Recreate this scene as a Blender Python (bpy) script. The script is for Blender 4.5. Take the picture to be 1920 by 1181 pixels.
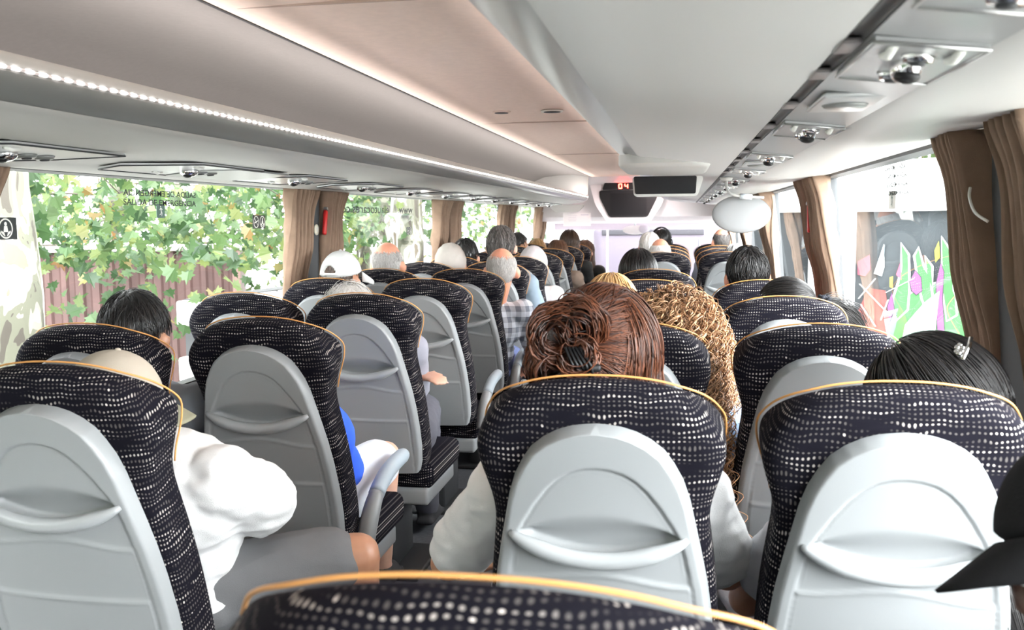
import bpy, bmesh, math, random
import numpy as np
from mathutils import Vector, Matrix, noise
PI = math.pi
R = math.radians
rnd = random.Random(7)
for o in list(bpy.data.objects): bpy.data.objects.remove(o)
S = bpy.context.scene
C = S.collection
# ------------------------------------------------------------------ camera, sky, sun, exposure
EYE = 1.44                                    # height of the lens above the coach floor
cd = bpy.data.cameras.new('camera'); cam = bpy.data.objects.new('camera', cd); C.objects.link(cam)
_r = Vector((0.98453642, 0.17497982, -0.00837236)); _u = Vector((-0.00938138, 0.1003888, 0.99490405)); _f = Vector((-0.17492862, 0.97944073, -0.10047798))
cam.matrix_world = Matrix(((_r.x, _u.x, -_f.x, 0), (_r.y, _u.y, -_f.y, 0), (_r.z, _u.z, -_f.z, EYE), (0, 0, 0, 1)))
cd.sensor_width = 36; cd.lens = 1775.6 / 1920 * 36; cd.clip_start = .05; cd.clip_end = 300
cd.dof.use_dof = True; cd.dof.focus_distance = 3.2; cd.dof.aperture_fstop = 8
S.camera = cam
def at(px, py, X=None, Y=None, Z=None):       # where a sight line meets a plane of the coach
    d = _f + _r * (px - 960) / 1775.6 - _u * (py - 590.5) / 1775.6
    if X is not None: t = X / d.x
    elif Y is not None: t = Y / d.y
    else: t = (Z - EYE) / d.z
    p = d * t; return Vector((p.x, p.y, p.z + EYE))

w = bpy.data.worlds.new('sky'); S.world = w; w.use_nodes = True
nt = w.node_tree; nt.nodes.clear()
out = nt.nodes.new('ShaderNodeOutputWorld'); bg = nt.nodes.new('ShaderNodeBackground'); nt.links.new(bg.outputs[0], out.inputs[0])
tc = nt.nodes.new('ShaderNodeTexCoord'); dot = nt.nodes.new('ShaderNodeVectorMath'); dot.operation = 'DOT_PRODUCT'
dv = Vector((.75, -.45, .5)).normalized(); dot.inputs[1].default_value = dv
nt.links.new(tc.outputs['Generated'], dot.inputs[0])
mr = nt.nodes.new('ShaderNodeMapRange'); nt.links.new(dot.outputs['Value'], mr.inputs['Value'])
mr.inputs['From Min'].default_value = -.2; mr.inputs['From Max'].default_value = 1; mr.inputs['To Min'].default_value = 2.6; mr.inputs['To Max'].default_value = 22
nt.links.new(mr.outputs[0], bg.inputs['Strength']); bg.inputs['Color'].default_value = (.96, .985, 1, 1)
S.view_settings.view_transform = 'Standard'; S.view_settings.look = 'None'; S.view_settings.gamma = 1
S.view_settings.exposure = .85; S.view_settings.use_curve_mapping = False

# ------------------------------------------------------------------ materials
def newmat(name):
    m = bpy.data.materials.new(name); m.use_nodes = True
    return m, m.node_tree, m.node_tree.nodes['Principled BSDF']
def N(nt, t, **k):
    n = nt.nodes.new(t)
    for a, b in k.items():
        if a == 'op': n.operation = b
        else: setattr(n, a, b)
    return n
def L(nt, a, b): nt.links.new(a, b)
def mth(nt, op, a, b=None, c=None):
    n = nt.nodes.new('ShaderNodeMath'); n.operation = op
    for i, v in enumerate((a, b, c)):
        if v is None: continue
        if isinstance(v, (int, float)): n.inputs[i].default_value = v
        else: nt.links.new(v, n.inputs[i])
    return n.outputs[0]
def mat(name, col, rough=.5, metal=0, spec=.5, var=0, vscale=5, bump=0, bscale=200, coat=0, sss=0, trans=0):
    m, nt, b = newmat(name)
    b.inputs['Base Color'].default_value = (*col, 1); b.inputs['Roughness'].default_value = rough
    b.inputs['Metallic'].default_value = metal; b.inputs['Specular IOR Level'].default_value = spec
    b.inputs['Coat Weight'].default_value = coat
    if sss: b.inputs['Subsurface Weight'].default_value = sss; b.inputs['Subsurface Radius'].default_value = (.02, .008, .005)
    t = N(nt, 'ShaderNodeTexCoord')
    if var:
        n = N(nt, 'ShaderNodeTexNoise'); n.inputs['Scale'].default_value = vscale; n.inputs['Detail'].default_value = 4
        L(nt, t.outputs['Object'], n.inputs['Vector'])
        r = N(nt, 'ShaderNodeMapRange'); r.inputs['To Min'].default_value = 1 - var; r.inputs['To Max'].default_value = 1 + var
        r.inputs['From Min'].default_value = .3; r.inputs['From Max'].default_value = .7
        L(nt, n.outputs[0], r.inputs['Value'])
        x = N(nt, 'ShaderNodeVectorMath', op='SCALE'); x.inputs[0].default_value = col; L(nt, r.outputs[0], x.inputs['Scale']); L(nt, x.outputs[0], b.inputs['Base Color'])
    if bump:
        n = N(nt, 'ShaderNodeTexNoise'); n.inputs['Scale'].default_value = bscale; n.inputs['Detail'].default_value = 3
        L(nt, t.outputs['Object'], n.inputs['Vector'])
        bp = N(nt, 'ShaderNodeBump'); bp.inputs['Strength'].default_value = bump; bp.inputs['Distance'].default_value = .004
        L(nt, n.outputs[0], bp.inputs['Height']); L(nt, bp.outputs[0], b.inputs['Normal'])
    return m
def emit(name, col, s):
    m, nt, b = newmat(name); b.inputs['Base Color'].default_value = (*col, 1)
    b.inputs['Emission Color'].default_value = (*col, 1); b.inputs['Emission Strength'].default_value = s
    return m
M = {}
M['shell'] = mat('seat_shell_plastic', (.258, .27, .276), .42, bump=.06, bscale=900)
M['handle'] = mat('grab_handle_plastic', (.285, .298, .305), .3)
M['orange'] = mat('orange_piping', (.60, .29, .09), .6)
M['armpad'] = mat('armrest_pad', (.36, .42, .47), .4)
M['rack'] = mat('rack_grey', (.50, .495, .475), .5, bump=.03, bscale=600)
M['rackin'] = mat('rack_fabric', (.20, .187, .18), .9, var=.03, vscale=60, bump=.15, bscale=900)
M['gloss'] = mat('satin_grey_roll', (.20, .205, .20), .3, spec=.6)
M['silver'] = mat('silver_satin', (.55, .56, .56), .3, metal=.45); M['rackR'] = mat('rack_pale', (.62, .615, .60), .45); M['trimroll'] = mat('satin_roll', (.36, .37, .37), .28, metal=.5); M['duct'] = mat('duct_satin', (.40, .405, .41), .33, metal=.3); M['chan'] = mat('channel_grey', (.10, .098, .10), .5); M['clip'] = mat('channel_clip', (.22, .20, .20), .3, metal=.4); M['disc'] = mat('mirror_back', (.27, .275, .28), .5)
M['ceil'] = mat('ceiling_felt', (.92, .75, .655), .95, var=.03, vscale=40, bump=.2, bscale=900)
M['wallc'] = mat('wall_trim_grey', (.55, .55, .53), .7)
M['white'] = mat('front_white', (.86, .80, .81), .5)
M['lav'] = mat('lavender_white', (.62, .56, .63), .6)
M['black'] = mat('black_plastic', (.010, .010, .011), .45, spec=.3)
M['dark'] = mat('dark_rubber', (.035, .037, .04), .6)
M['gap'] = mat('gap_strip', (.03, .03, .032), .6)
M['pillar'] = mat('pillar_vinyl', (.075, .08, .085), .75, bump=.2, bscale=500)
M['floor'] = mat('floor_vinyl', (.10, .105, .115), .6, var=.2, vscale=60)
M['chrome'] = mat('chrome', (.8, .8, .8), .12, metal=1)
M['curtain'] = mat('curtain_cloth', (.27, .18, .125), .85, var=.1, vscale=25, bump=.3, bscale=700)
M['red'] = mat('red_plastic', (.6, .02, .02), .35)
M['cream'] = mat('cream_tag', (.8, .76, .62), .5)
M['screen'] = mat('dark_screen', (.012, .012, .014), .08, spec=.45)
M['screen2'] = mat('front_screen', (.009, .0095, .011), .4, spec=.2)
M['ink'] = mat('sticker_ink', (.03, .035, .035), .5)
M['stwhite'] = mat('sticker_white', (.85, .85, .8), .5)
M['stgreen'] = mat('sticker_green', (.10, .17, .14), .5)
M['led'] = emit('red_led', (1, .05, .03), 18)
M['mirr'] = mat('mirror_glass', (.85, .86, .88), .03, metal=1)
M['steel'] = mat('steel', (.5, .5, .5), .3, metal=.9)
M['ltrim'] = mat('pale_trim', (.66, .72, .76), .4)

def dotmat():
    m, nt, b = newmat('speckled_moquette')
    uv = N(nt, 'ShaderNodeUVMap'); sp = N(nt, 'ShaderNodeSeparateXYZ'); L(nt, uv.outputs[0], sp.inputs[0])
    u, v = sp.outputs[0], sp.outputs[1]
    n1 = N(nt, 'ShaderNodeTexNoise'); n1.inputs['Scale'].default_value = 1; n1.inputs['Detail'].default_value = 1
    cb = N(nt, 'ShaderNodeCombineXYZ'); L(nt, mth(nt, 'MULTIPLY', u, 16), cb.inputs[0]); L(nt, mth(nt, 'MULTIPLY', v, 34), cb.inputs[1]); L(nt, cb.outputs[0], n1.inputs['Vector'])
    wv = mth(nt, 'MULTIPLY', mth(nt, 'SUBTRACT', n1.outputs[0], .5), 2.2)
    vv = mth(nt, 'ADD', mth(nt, 'DIVIDE', v, .0108), wv)
    uu = mth(nt, 'DIVIDE', u, .0088)
    fu = mth(nt, 'SUBTRACT', mth(nt, 'FRACT', uu), .5); fv = mth(nt, 'SUBTRACT', mth(nt, 'FRACT', vv), .5)
    fv = mth(nt, 'MULTIPLY', fv, 1.2)
    r = mth(nt, 'SQRT', mth(nt, 'ADD', mth(nt, 'MULTIPLY', fu, fu), mth(nt, 'MULTIPLY', fv, fv)))
    ds = N(nt, 'ShaderNodeMapRange'); ds.interpolation_type = 'SMOOTHSTEP'; ds.inputs['From Min'].default_value = .33; ds.inputs['From Max'].default_value = .13; L(nt, r, ds.inputs['Value'])
    row = mth(nt, 'FLOOR', vv); colu = mth(nt, 'FLOOR', uu)
    n2 = N(nt, 'ShaderNodeTexNoise'); n2.inputs['Scale'].default_value = 1; n2.inputs['Detail'].default_value = 0
    c2 = N(nt, 'ShaderNodeCombineXYZ'); L(nt, mth(nt, 'MULTIPLY', u, 11), c2.inputs[0]); L(nt, mth(nt, 'MULTIPLY', row, 3.71), c2.inputs[1]); L(nt, c2.outputs[0], n2.inputs['Vector'])
    br = N(nt, 'ShaderNodeMapRange'); br.interpolation_type = 'SMOOTHSTEP'; br.inputs['From Min'].default_value = .52; br.inputs['From Max'].default_value = .66; L(nt, n2.outputs[0], br.inputs['Value'])
    wn = N(nt, 'ShaderNodeTexWhiteNoise'); wn.noise_dimensions = '2D'; c3 = N(nt, 'ShaderNodeCombineXYZ'); L(nt, row, c3.inputs[0]); L(nt, colu, c3.inputs[1]); L(nt, c3.outputs[0], wn.inputs['Vector'])
    sparkle = mth(nt, 'GREATER_THAN', wn.outputs[0], .985)
    k = mth(nt, 'MULTIPLY', ds.outputs[0], mth(nt, 'ADD', mth(nt, 'ADD', .12, mth(nt, 'MULTIPLY', br.outputs[0], .50)), mth(nt, 'MULTIPLY', sparkle, .9)))
    n3 = N(nt, 'ShaderNodeTexNoise'); n3.inputs['Scale'].default_value = 1; n3.inputs['Detail'].default_value = 1
    c4 = N(nt, 'ShaderNodeCombineXYZ'); L(nt, mth(nt, 'MULTIPLY', u, 9), c4.inputs[0]); L(nt, mth(nt, 'MULTIPLY', v, 45), c4.inputs[1]); L(nt, c4.outputs[0], n3.inputs['Vector'])
    void = N(nt, 'ShaderNodeMapRange'); void.inputs['From Min'].default_value = .36; void.inputs['From Max'].default_value = .46; L(nt, n3.outputs[0], void.inputs['Value'])
    k = mth(nt, 'MULTIPLY', k, mth(nt, 'MAXIMUM', void.outputs[0], br.outputs[0]))
    mx = N(nt, 'ShaderNodeMix'); mx.data_type = 'RGBA'; mx.clamp_factor = True
    mx.inputs[6].default_value = (.006, .0055, .009, 1); mx.inputs[7].default_value = (.66, .6, .56, 1)
    L(nt, k, mx.inputs[0]); L(nt, mx.outputs[2], b.inputs['Base Color'])
    b.inputs['Roughness'].default_value = .85; b.inputs['Sheen Weight'].default_value = .015; b.inputs['Sheen Roughness'].default_value = .4; b.inputs['Sheen Tint'].default_value = (.55, .5, .7, 1); b.inputs['Specular IOR Level'].default_value = .06
    return m
M['moq'] = dotmat()
def glassmat():
    m = bpy.data.materials.new('window_glass'); m.use_nodes = True; nt = m.node_tree; nt.nodes.clear()
    o = N(nt, 'ShaderNodeOutputMaterial'); t = N(nt, 'ShaderNodeBsdfTransparent'); g = N(nt, 'ShaderNodeBsdfGlossy'); g.inputs['Roughness'].default_value = .01
    t.inputs[0].default_value = (.97, .985, .98, 1)
    lw = N(nt, 'ShaderNodeLayerWeight'); lw.inputs['Blend'].default_value = .28
    mx = N(nt, 'ShaderNodeMixShader'); L(nt, mth(nt, 'MINIMUM', mth(nt, 'MULTIPLY', lw.outputs['Fresnel'], .34), .22), mx.inputs[0]); L(nt, t.outputs[0], mx.inputs[1]); L(nt, g.outputs[0], mx.inputs[2]); L(nt, mx.outputs[0], o.inputs[0])
    return m
M['glass'] = glassmat()
def ledstrip():
    m, nt, b = newmat('led_strip'); uv = N(nt, 'ShaderNodeUVMap'); sp = N(nt, 'ShaderNodeSeparateXYZ'); L(nt, uv.outputs[0], sp.inputs[0])
    f = mth(nt, 'ABSOLUTE', mth(nt, 'SUBTRACT', mth(nt, 'FRACT', mth(nt, 'DIVIDE', sp.outputs[0], .036)), .5))
    s = N(nt, 'ShaderNodeMapRange'); s.inputs['From Min'].default_value = .33; s.inputs['From Max'].default_value = .18; s.inputs['To Min'].default_value = .12; s.inputs['To Max'].default_value = 12; L(nt, f, s.inputs['Value'])
    b.inputs['Base Color'].default_value = (.8, .72, .7, 1); b.inputs['Emission Color'].default_value = (1, .93, .92, 1); L(nt, s.outputs[0], b.inputs['Emission Strength'])
    return m
M['leds'] = ledstrip(); M['cove'] = emit('added_cove_emitter', (1, .93, .9), 56)  # second one: emitter for the added glow strips behind the rack lips
def hairmat(name, a, b_, rough=.38, spec=.5):
    m, nt, b = newmat(name); uv = N(nt, 'ShaderNodeUVMap'); sp = N(nt, 'ShaderNodeSeparateXYZ'); L(nt, uv.outputs[0], sp.inputs[0])
    mx = N(nt, 'ShaderNodeMix'); mx.data_type = 'RGBA'; mx.inputs[6].default_value = (*a, 1); mx.inputs[7].default_value = (*b_, 1)
    L(nt, sp.outputs[0], mx.inputs[0]); L(nt, mx.outputs[2], b.inputs['Base Color']); b.inputs['Roughness'].default_value = rough; b.inputs['Specular IOR Level'].default_value = spec
    return m
HAIR = {'black': hairmat('black_hair', (.006, .006, .007), (.022, .019, .018), .33),
        'dark': hairmat('dark_brown_hair', (.03, .016, .011), (.09, .05, .03)),
        'brown': hairmat('brown_hair', (.06, .028, .017), (.16, .075, .04)),
        'red': hairmat('auburn_hair', (.02, .007, .005), (.17, .055, .024)),
        'curl': hairmat('golden_brown_curls', (.085, .034, .013), (.70, .40, .21)),
        'blond': hairmat('dark_blond_hair', (.28, .15, .06), (.72, .48, .24)),
        'white': hairmat('white_hair', (.50, .48, .46), (.82, .80, .78), .6),
        'grey': hairmat('grey_hair', (.20, .20, .20), (.55, .55, .54), .5),
        'salt': hairmat('dark_grey_hair', (.05, .047, .045), (.22, .2, .19), .5)}
SKIN = {'light': mat('light_skin', (.72, .42, .31), .45, sss=.12, var=.05, vscale=30), 'pink': mat('rosy_skin', (.78, .36, .24), .42, sss=.12, var=.06, vscale=30),
        'tan': mat('tan_skin', (.46, .23, .14), .42, sss=.1, var=.05, vscale=30), 'brown': mat('brown_skin', (.16, .08, .055), .42, var=.06, vscale=30)}
_cl = {}
def cloth(name, col):
    if name not in _cl: _cl[name] = mat(name, col, .9, spec=.2, var=.03, vscale=20, bump=.25, bscale=500)
    return _cl[name]
def plaidmat():
    m, nt, b = newmat('blue_plaid_cloth'); t = N(nt, 'ShaderNodeTexCoord'); sp = N(nt, 'ShaderNodeSeparateXYZ'); L(nt, t.outputs['Object'], sp.inputs[0])
    def band(s, per, lo):
        return mth(nt, 'GREATER_THAN', mth(nt, 'FRACT', mth(nt, 'DIVIDE', s, per)), lo)
    h = mth(nt, 'ADD', sp.outputs[0], mth(nt, 'MULTIPLY', sp.outputs[1], .7))
    k = mth(nt, 'MULTIPLY', mth(nt, 'ADD', mth(nt, 'ADD', band(sp.outputs[2], .060, .5), band(h, .060, .5)), mth(nt, 'MULTIPLY', band(sp.outputs[2], .060, .94), .6)), .42)
    mx = N(nt, 'ShaderNodeMix'); mx.data_type = 'RGBA'; mx.inputs[6].default_value = (.72, .77, .85, 1); mx.inputs[7].default_value = (.10, .12, .17, 1)
    L(nt, k, mx.inputs[0]); L(nt, mx.outputs[2], b.inputs['Base Color']); b.inputs['Roughness'].default_value = .85
    return m
_cl['plaid'] = plaidmat()

# ------------------------------------------------------------------ mesh helpers
def link(name, me, m, parent=None, smooth=True):
    o = bpy.data.objects.new(name, me); C.objects.link(o)
    if m is not None:
        if me.materials: pass
        else: me.materials.append(m)
    if parent is not None: o.parent = parent
    if smooth: me.polygons.foreach_set('use_smooth', [True] * len(me.polygons))
    return o
class B:
    def __init__(s): s.v = []; s.f = []; s.uv = []
    def add(s, vs, fs, uv=None):
        b = len(s.v); s.v += [tuple(p) for p in vs]; s.f += [tuple(i + b for i in f) for f in fs]
        s.uv += list(uv) if uv else [(p[0], p[2]) for p in vs]
        return s
    def box(s, c, d, bev=0, rot=None, seg=2):
        hx, hy, hz = d[0] / 2, d[1] / 2, d[2] / 2; bev = min(bev, hx * .95, hy * .95, hz * .95)
        if bev <= 0:
            vs = [Vector((x * hx, y * hy, z * hz)) for x in (-1, 1) for y in (-1, 1) for z in (-1, 1)]
            fs = [(0, 1, 3, 2), (4, 6, 7, 5), (0, 4, 5, 1), (2, 3, 7, 6), (0, 2, 6, 4), (1, 5, 7, 3)]
        else:                                      # rounded box from a superellipsoid-like grid
            n = seg + 1; import itertools
            ax = []
            for k in range(n + 1): ax.append(R(90) * k / n)
            def prof(h):
                a = []
                for k in range(n + 1): a.append((-(h - bev) - bev * math.cos(ax[k]), math.sin(ax[k])))
                b_ = [(-x, y) for x, y in reversed(a)]
                return a + b_
            # latitude rings around z
            vs = []; fs = []; ring = []
            for k in range(n + 1): ring.append((-hz + bev - bev * math.cos(ax[k]), math.sin(ax[k])))
            ring += [(-z, q) for z, q in reversed(ring)]
            cor = [(1, 1, 0), (-1, 1, 90), (-1, -1, 180), (1, -1, 270)]
            m_ = 4 * (n + 1)
            for z, q in ring:
                for sx, sy, a0 in cor:
                    for k in range(n + 1):
                        a = R(a0 + 90 * k / n); vs.append(Vector((sx * (hx - bev) + bev * q * math.cos(a), sy * (hy - bev) + bev * q * math.sin(a), z)))
            for i in range(len(ring) - 1):
                for j in range(m_): fs.append((i * m_ + j, i * m_ + (j + 1) % m_, (i + 1) * m_ + (j + 1) % m_, (i + 1) * m_ + j))
            fs.append(tuple(reversed(range(m_)))); fs.append(tuple(range((len(ring) - 1) * m_, len(ring) * m_)))
        if rot is not None: vs = [rot @ p for p in vs]
        return s.add([p + Vector(c) for p in vs], fs)
    def tube(s, path, rad, n=10, flat=1, cap=True, up=Vector((0, 0, 1)), uvu=None):
        path = [Vector(p) for p in path]; m_ = len(path); rr = rad if hasattr(rad, '__len__') else [rad] * m_
        vs = []; uv = []
        for i, p in enumerate(path):
            t = (path[min(i + 1, m_ - 1)] - path[max(i - 1, 0)]).normalized()
            a = t.cross(up)
            if a.length < 1e-4: a = t.cross(Vector((0, 1, 0.01)))
            a.normalize(); b_ = a.cross(t)
            for k in range(n):
                q = 2 * PI * k / n; vs.append(p + a * math.cos(q) * rr[i] + b_ * math.sin(q) * rr[i] * flat); uv.append((uvu if uvu is not None else k / n, i / max(1, m_ - 1)))
        fs = [(i * n + k, i * n + (k + 1) % n, (i + 1) * n + (k + 1) % n, (i + 1) * n + k) for i in range(m_ - 1) for k in range(n)]
        if cap: fs += [tuple(reversed(range(n))), tuple(range((m_ - 1) * n, m_ * n))]
        return s.add(vs, fs, uv)
    def ell(s, c, r, rot=None, nu=20, nv=12):
        vs = [Vector((0, 0, -1))]
        for i in range(1, nv):
            a = PI * i / nv
            for j in range(nu): q = 2 * PI * j / nu; vs.append(Vector((math.sin(a) * math.cos(q), math.sin(a) * math.sin(q), -math.cos(a))))
        vs.append(Vector((0, 0, 1)))
        vs = [Vector((p.x * r[0], p.y * r[1], p.z * r[2])) for p in vs]
        if rot is not None: vs = [rot @ p for p in vs]
        vs = [p + Vector(c) for p in vs]
        fs = [(0, 1 + (j + 1) % nu, 1 + j) for j in range(nu)]
        for i in range(nv - 2):
            for j in range(nu): fs.append((1 + i * nu + j, 1 + i * nu + (j + 1) % nu, 1 + (i + 1) * nu + (j + 1) % nu, 1 + (i + 1) * nu + j))
        e = len(vs) - 1; k = 1 + (nv - 2) * nu
        fs += [(k + j, k + (j + 1) % nu, e) for j in range(nu)]
        return s.add(vs, fs)
    def limb(s, a, b_, ra, rb, n=14):             # tapered capsule
        a, b_ = Vector(a), Vector(b_); d = b_ - a; ln = d.length
        if ln < 1e-6: return s.ell(a, (ra, ra, ra), nu=n, nv=8)
        t = d / ln; path = []; rad = []
        for k in range(1, 5): q = R(90) * k / 4; path.append(a - t * ra * math.cos(q)); rad.append(ra * math.sin(q))
        for k in range(1, 4): path.append(a + d * k / 4); rad.append(ra + (rb - ra) * k / 4)
        for k in range(4, 0, -1): q = R(90) * k / 4; path.append(b_ + t * rb * math.cos(q)); rad.append(rb * math.sin(q))
        up = Vector((0, 0, 1)) if abs(t.z) < .9 else Vector((0, 1, 0))
        return s.tube(path, rad, n, up=up)
    def prism(s, poly, thick, fr):                # poly in 2D -> extruded along frame normal; fr maps (u,v,w)
        n = len(poly); vs = [fr(p[0], p[1], 0) for p in poly] + [fr(p[0], p[1], thick) for p in poly]
        fs = [tuple(range(n)), tuple(reversed(range(n, 2 * n)))] + [(i, n + i, n + (i + 1) % n, (i + 1) % n) for i in range(n)]
        return s.add(vs, fs)
    def sweepY(s, prof, y0, y1, seg=1, close=False):   # (x,z) profile along Y
        n = len(prof); vs = []; uv = []
        for k in range(seg + 1):
            y = y0 + (y1 - y0) * k / seg
            for i, (x, z) in enumerate(prof): vs.append((x, y, z)); uv.append((y, i * .01))
        fs = []
        for k in range(seg):
            for i in range(n if close else n - 1): j = (i + 1) % n; fs.append((k * n + i, (k + 1) * n + i, (k + 1) * n + j, k * n + j))
        if close: fs += [tuple(range(n)), tuple(reversed(range(seg * n, seg * n + n)))]
        return s.add(vs, fs, uv)
    def mesh(s, name):
        me = bpy.data.meshes.new(name); me.from_pydata(s.v, [], s.f); me.update()
        if 8 < len(s.v) < 9000 and name != 'foliage':
            bm = bmesh.new(); bm.from_mesh(me); bmesh.ops.recalc_face_normals(bm, faces=bm.faces); bm.to_mesh(me); bm.free()
        l = me.uv_layers.new(name='UVMap'); vi = np.zeros(len(me.loops), dtype=np.int32); me.loops.foreach_get('vertex_index', vi)
        l.data.foreach_set('uv', np.array(s.uv, dtype=np.float32)[vi].ravel())
        return me
    def build(s, name, m, parent=None, smooth=True, weld=False):
        o = link(name, s.mesh(name), m, parent, smooth)
        return o
def edgesplit(o, ang=35):
    o.data.polygons.foreach_set('use_smooth', [True] * len(o.data.polygons))
    e = o.modifiers.new('split', 'EDGE_SPLIT'); e.split_angle = R(ang); return o
def smoothpath(pts, n=24):                        # catmull-rom
    pts = [Vector(p) for p in pts]; q = [pts[0]] + pts + [pts[-1]]; o = []
    for i in range(1, len(q) - 2):
        for k in range(n // (len(pts) - 1) + 1):
            t = k / (n // (len(pts) - 1) + 1); a, b_, c, d = q[i - 1], q[i], q[i + 1], q[i + 2]
            o.append(.5 * ((2 * b_) + (-a + c) * t + (2 * a - 5 * b_ + 4 * c - d) * t * t + (-a + 3 * b_ - 3 * c + d) * t ** 3))
    o.append(pts[-1]); return o
def bake(b, name, voxel, sm=4, wrinkle=0, wscale=9, seed=0):
    me = b.mesh('tmp'); o = bpy.data.objects.new('tmp', me); C.objects.link(o)
    r = o.modifiers.new('r', 'REMESH'); r.mode = 'VOXEL'; r.voxel_size = voxel; r.adaptivity = 0
    if sm: q = o.modifiers.new('s', 'SMOOTH'); q.iterations = sm; q.factor = .5
    dg = bpy.context.evaluated_depsgraph_get(); n = bpy.data.meshes.new_from_object(o.evaluated_get(dg)); n.name = name
    bpy.data.objects.remove(o); bpy.data.meshes.remove(me)
    if wrinkle:
        nv = len(n.vertices); nn = [0.0] * (3 * nv); n.vertices.foreach_get('normal', nn)
        for i, v in enumerate(n.vertices):
            p = v.co; f = noise.noise(Vector((p.x * wscale + seed, p.y * wscale, p.z * wscale * 2.2)))
            g = noise.noise(Vector((p.x * wscale * 2 + 9, p.y * wscale * 2 + seed, p.z * wscale * 3)))
            h = (1 - abs(f) * 2.4) * .7 + g * .5
            v.co = p + Vector(nn[3 * i:3 * i + 3]) * h * wrinkle
    while n.materials: n.materials.pop()
    return n
def fonto(t):                                     # lettering as real mesh
    o = bpy.data.objects.new(t.name, t); C.objects.link(o); dg = bpy.context.evaluated_depsgraph_get()
    me = bpy.data.meshes.new_from_object(o.evaluated_get(dg)); me.name = t.name; nm = t.name; bpy.data.objects.remove(o)
    if not me.materials and t.materials: me.materials.append(t.materials[0])
    o = bpy.data.objects.new(nm, me); C.objects.link(o); return o
def tag(o, label=None, cat=None, group=None, kind=None):
    if label: o['label'] = label
    if cat: o['category'] = cat
    if group: o['group'] = group
    if kind: o['kind'] = kind
    return o
def empty(name, loc, label=None, cat=None, group=None, rz=0):
    o = bpy.data.objects.new(name, None); C.objects.link(o); o.location = loc; o.rotation_euler = (0, 0, rz); o.empty_display_size = .05
    return tag(o, label, cat, group)
def copy_tree(o, parent=None):
    c = o.copy(); C.objects.link(c)
    if parent is not None: c.parent = parent
    for ch in KIDS.get(o.name, []): copy_tree(ch, c)
    return c
KIDS = {}
def reg(root):
    def rec(o):
        KIDS[o.name] = [c for c in bpy.data.objects if c.parent == o]
        for c in KIDS[o.name]: rec(c)
    rec(root)
def struct(o): o['kind'] = 'structure'; return o
# ------------------------------------------------------------------ the coach body
CX = -.63                                         # centre line of the coach
XL, XR = -1.92, .74                               # inner faces of the side walls
XLT, XRT = -1.87, .625                             # the same at the window heads
Y0, Y1 = -1.7, 12.4                               # back wall, front bulkhead
SILL = .80
def E(z): return EYE + z
# floor, side walls below and above the glass
b = B().box((CX, 6.2, -.03), (2.7, 16.6, .06)); struct(b.build('floor', M['floor'], smooth=False))
for side, xs, xt, s in (('left', XL, XLT, 1), ('right', XR, XRT, -1)):
    b = B()
    z1 = E(.165) if s > 0 else E(.18)
    b.sweepY([(xs - .05 * s, 0), (xs, 0), (xs, SILL - .06), (xs - .01 * s, SILL - .01), (xs - .05 * s, SILL)], Y0, Y1 + 1.6, close=True)
    b.sweepY([(xs + .0 * s, .0), (xs + .035 * s, .0), (xs + .035 * s, .16), (xs + .02 * s, .19), (xs, .20)], Y0, Y1, close=True)      # heater duct
    b.sweepY([(xt - .06 * s, z1), (xt - .005 * s, z1), (xt - .005 * s, z1 + .4), (xt - .06 * s, z1 + .4)], Y0, Y1 + 1.6, close=True)
    struct(edgesplit(b.build('wall_' + side, M['wallc'])))
    b = B().sweepY([(xt - .04 * s, z1 + .02), (xt - .04 * s, z1 - .014), (xt + .006 * s, z1 - .010), (xt + .016 * s, z1 + .004), (xt + .010 * s, z1 + .03)], Y0, Y1, close=True)
    struct(edgesplit(b.build('trim_8' if s > 0 else 'trim_9', mat('window_head_' + side, (.13, .135, .14), .5))))
    b = B().sweepY([(xs - .008 * s, SILL - .02), (xs + .012 * s, SILL - .015), (xs + .014 * s, SILL + .012), (xs - .03 * s, SILL + .014)], Y0, Y1, close=True)
    struct(edgesplit(b.build('trim_1' if s > 0 else 'trim_2', M['black'])))
# rear wall, left without a window to cut light from behind
b = B(); b.box((CX, Y0 - .03, 1.0), (2.8, .06, 2.1)); struct(b.build('wall_rear', M['wallc'], smooth=False))
# ceiling
zc = E(.515)
b = B().sweepY([(-1.105, zc), (-.9, zc + .006), (-.63, zc + .010), (-.3, zc + .006), (-.155, zc), (-.155, zc + .05), (-1.105, zc + .05)], Y0, 11.9, 1, True)
struct(edgesplit(b.build('ceiling', M['ceil'])))
b = B()
for y in (4.62 - 2.4, 5.12, 7.7): b.box((CX, y, zc + .004), (.94, .006, .006))
struct(b.build('trim_3', mat('ceiling_seam', (.6, .47, .40), .9), smooth=False))  # seam strips in a slightly darker beige than the felt
b = B().sweepY([(-1.128, zc + .004), (-1.104, zc - .003), (-1.104, zc + .05), (-1.128, zc + .05)], Y0, 11.9, 1, True)
b.sweepY([(-.157, zc - .003), (-.13, zc + .004), (-.13, zc + .05), (-.157, zc + .05)], Y0, 11.9, 1, True)
struct(b.build('trim_4', M['gap'], smooth=False))
b = B().box((CX, 6.2, zc + .12), (2.7, 16.6, .05)); struct(b.build('trim_5', M['wallc'], smooth=False))     # roof skin

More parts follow.
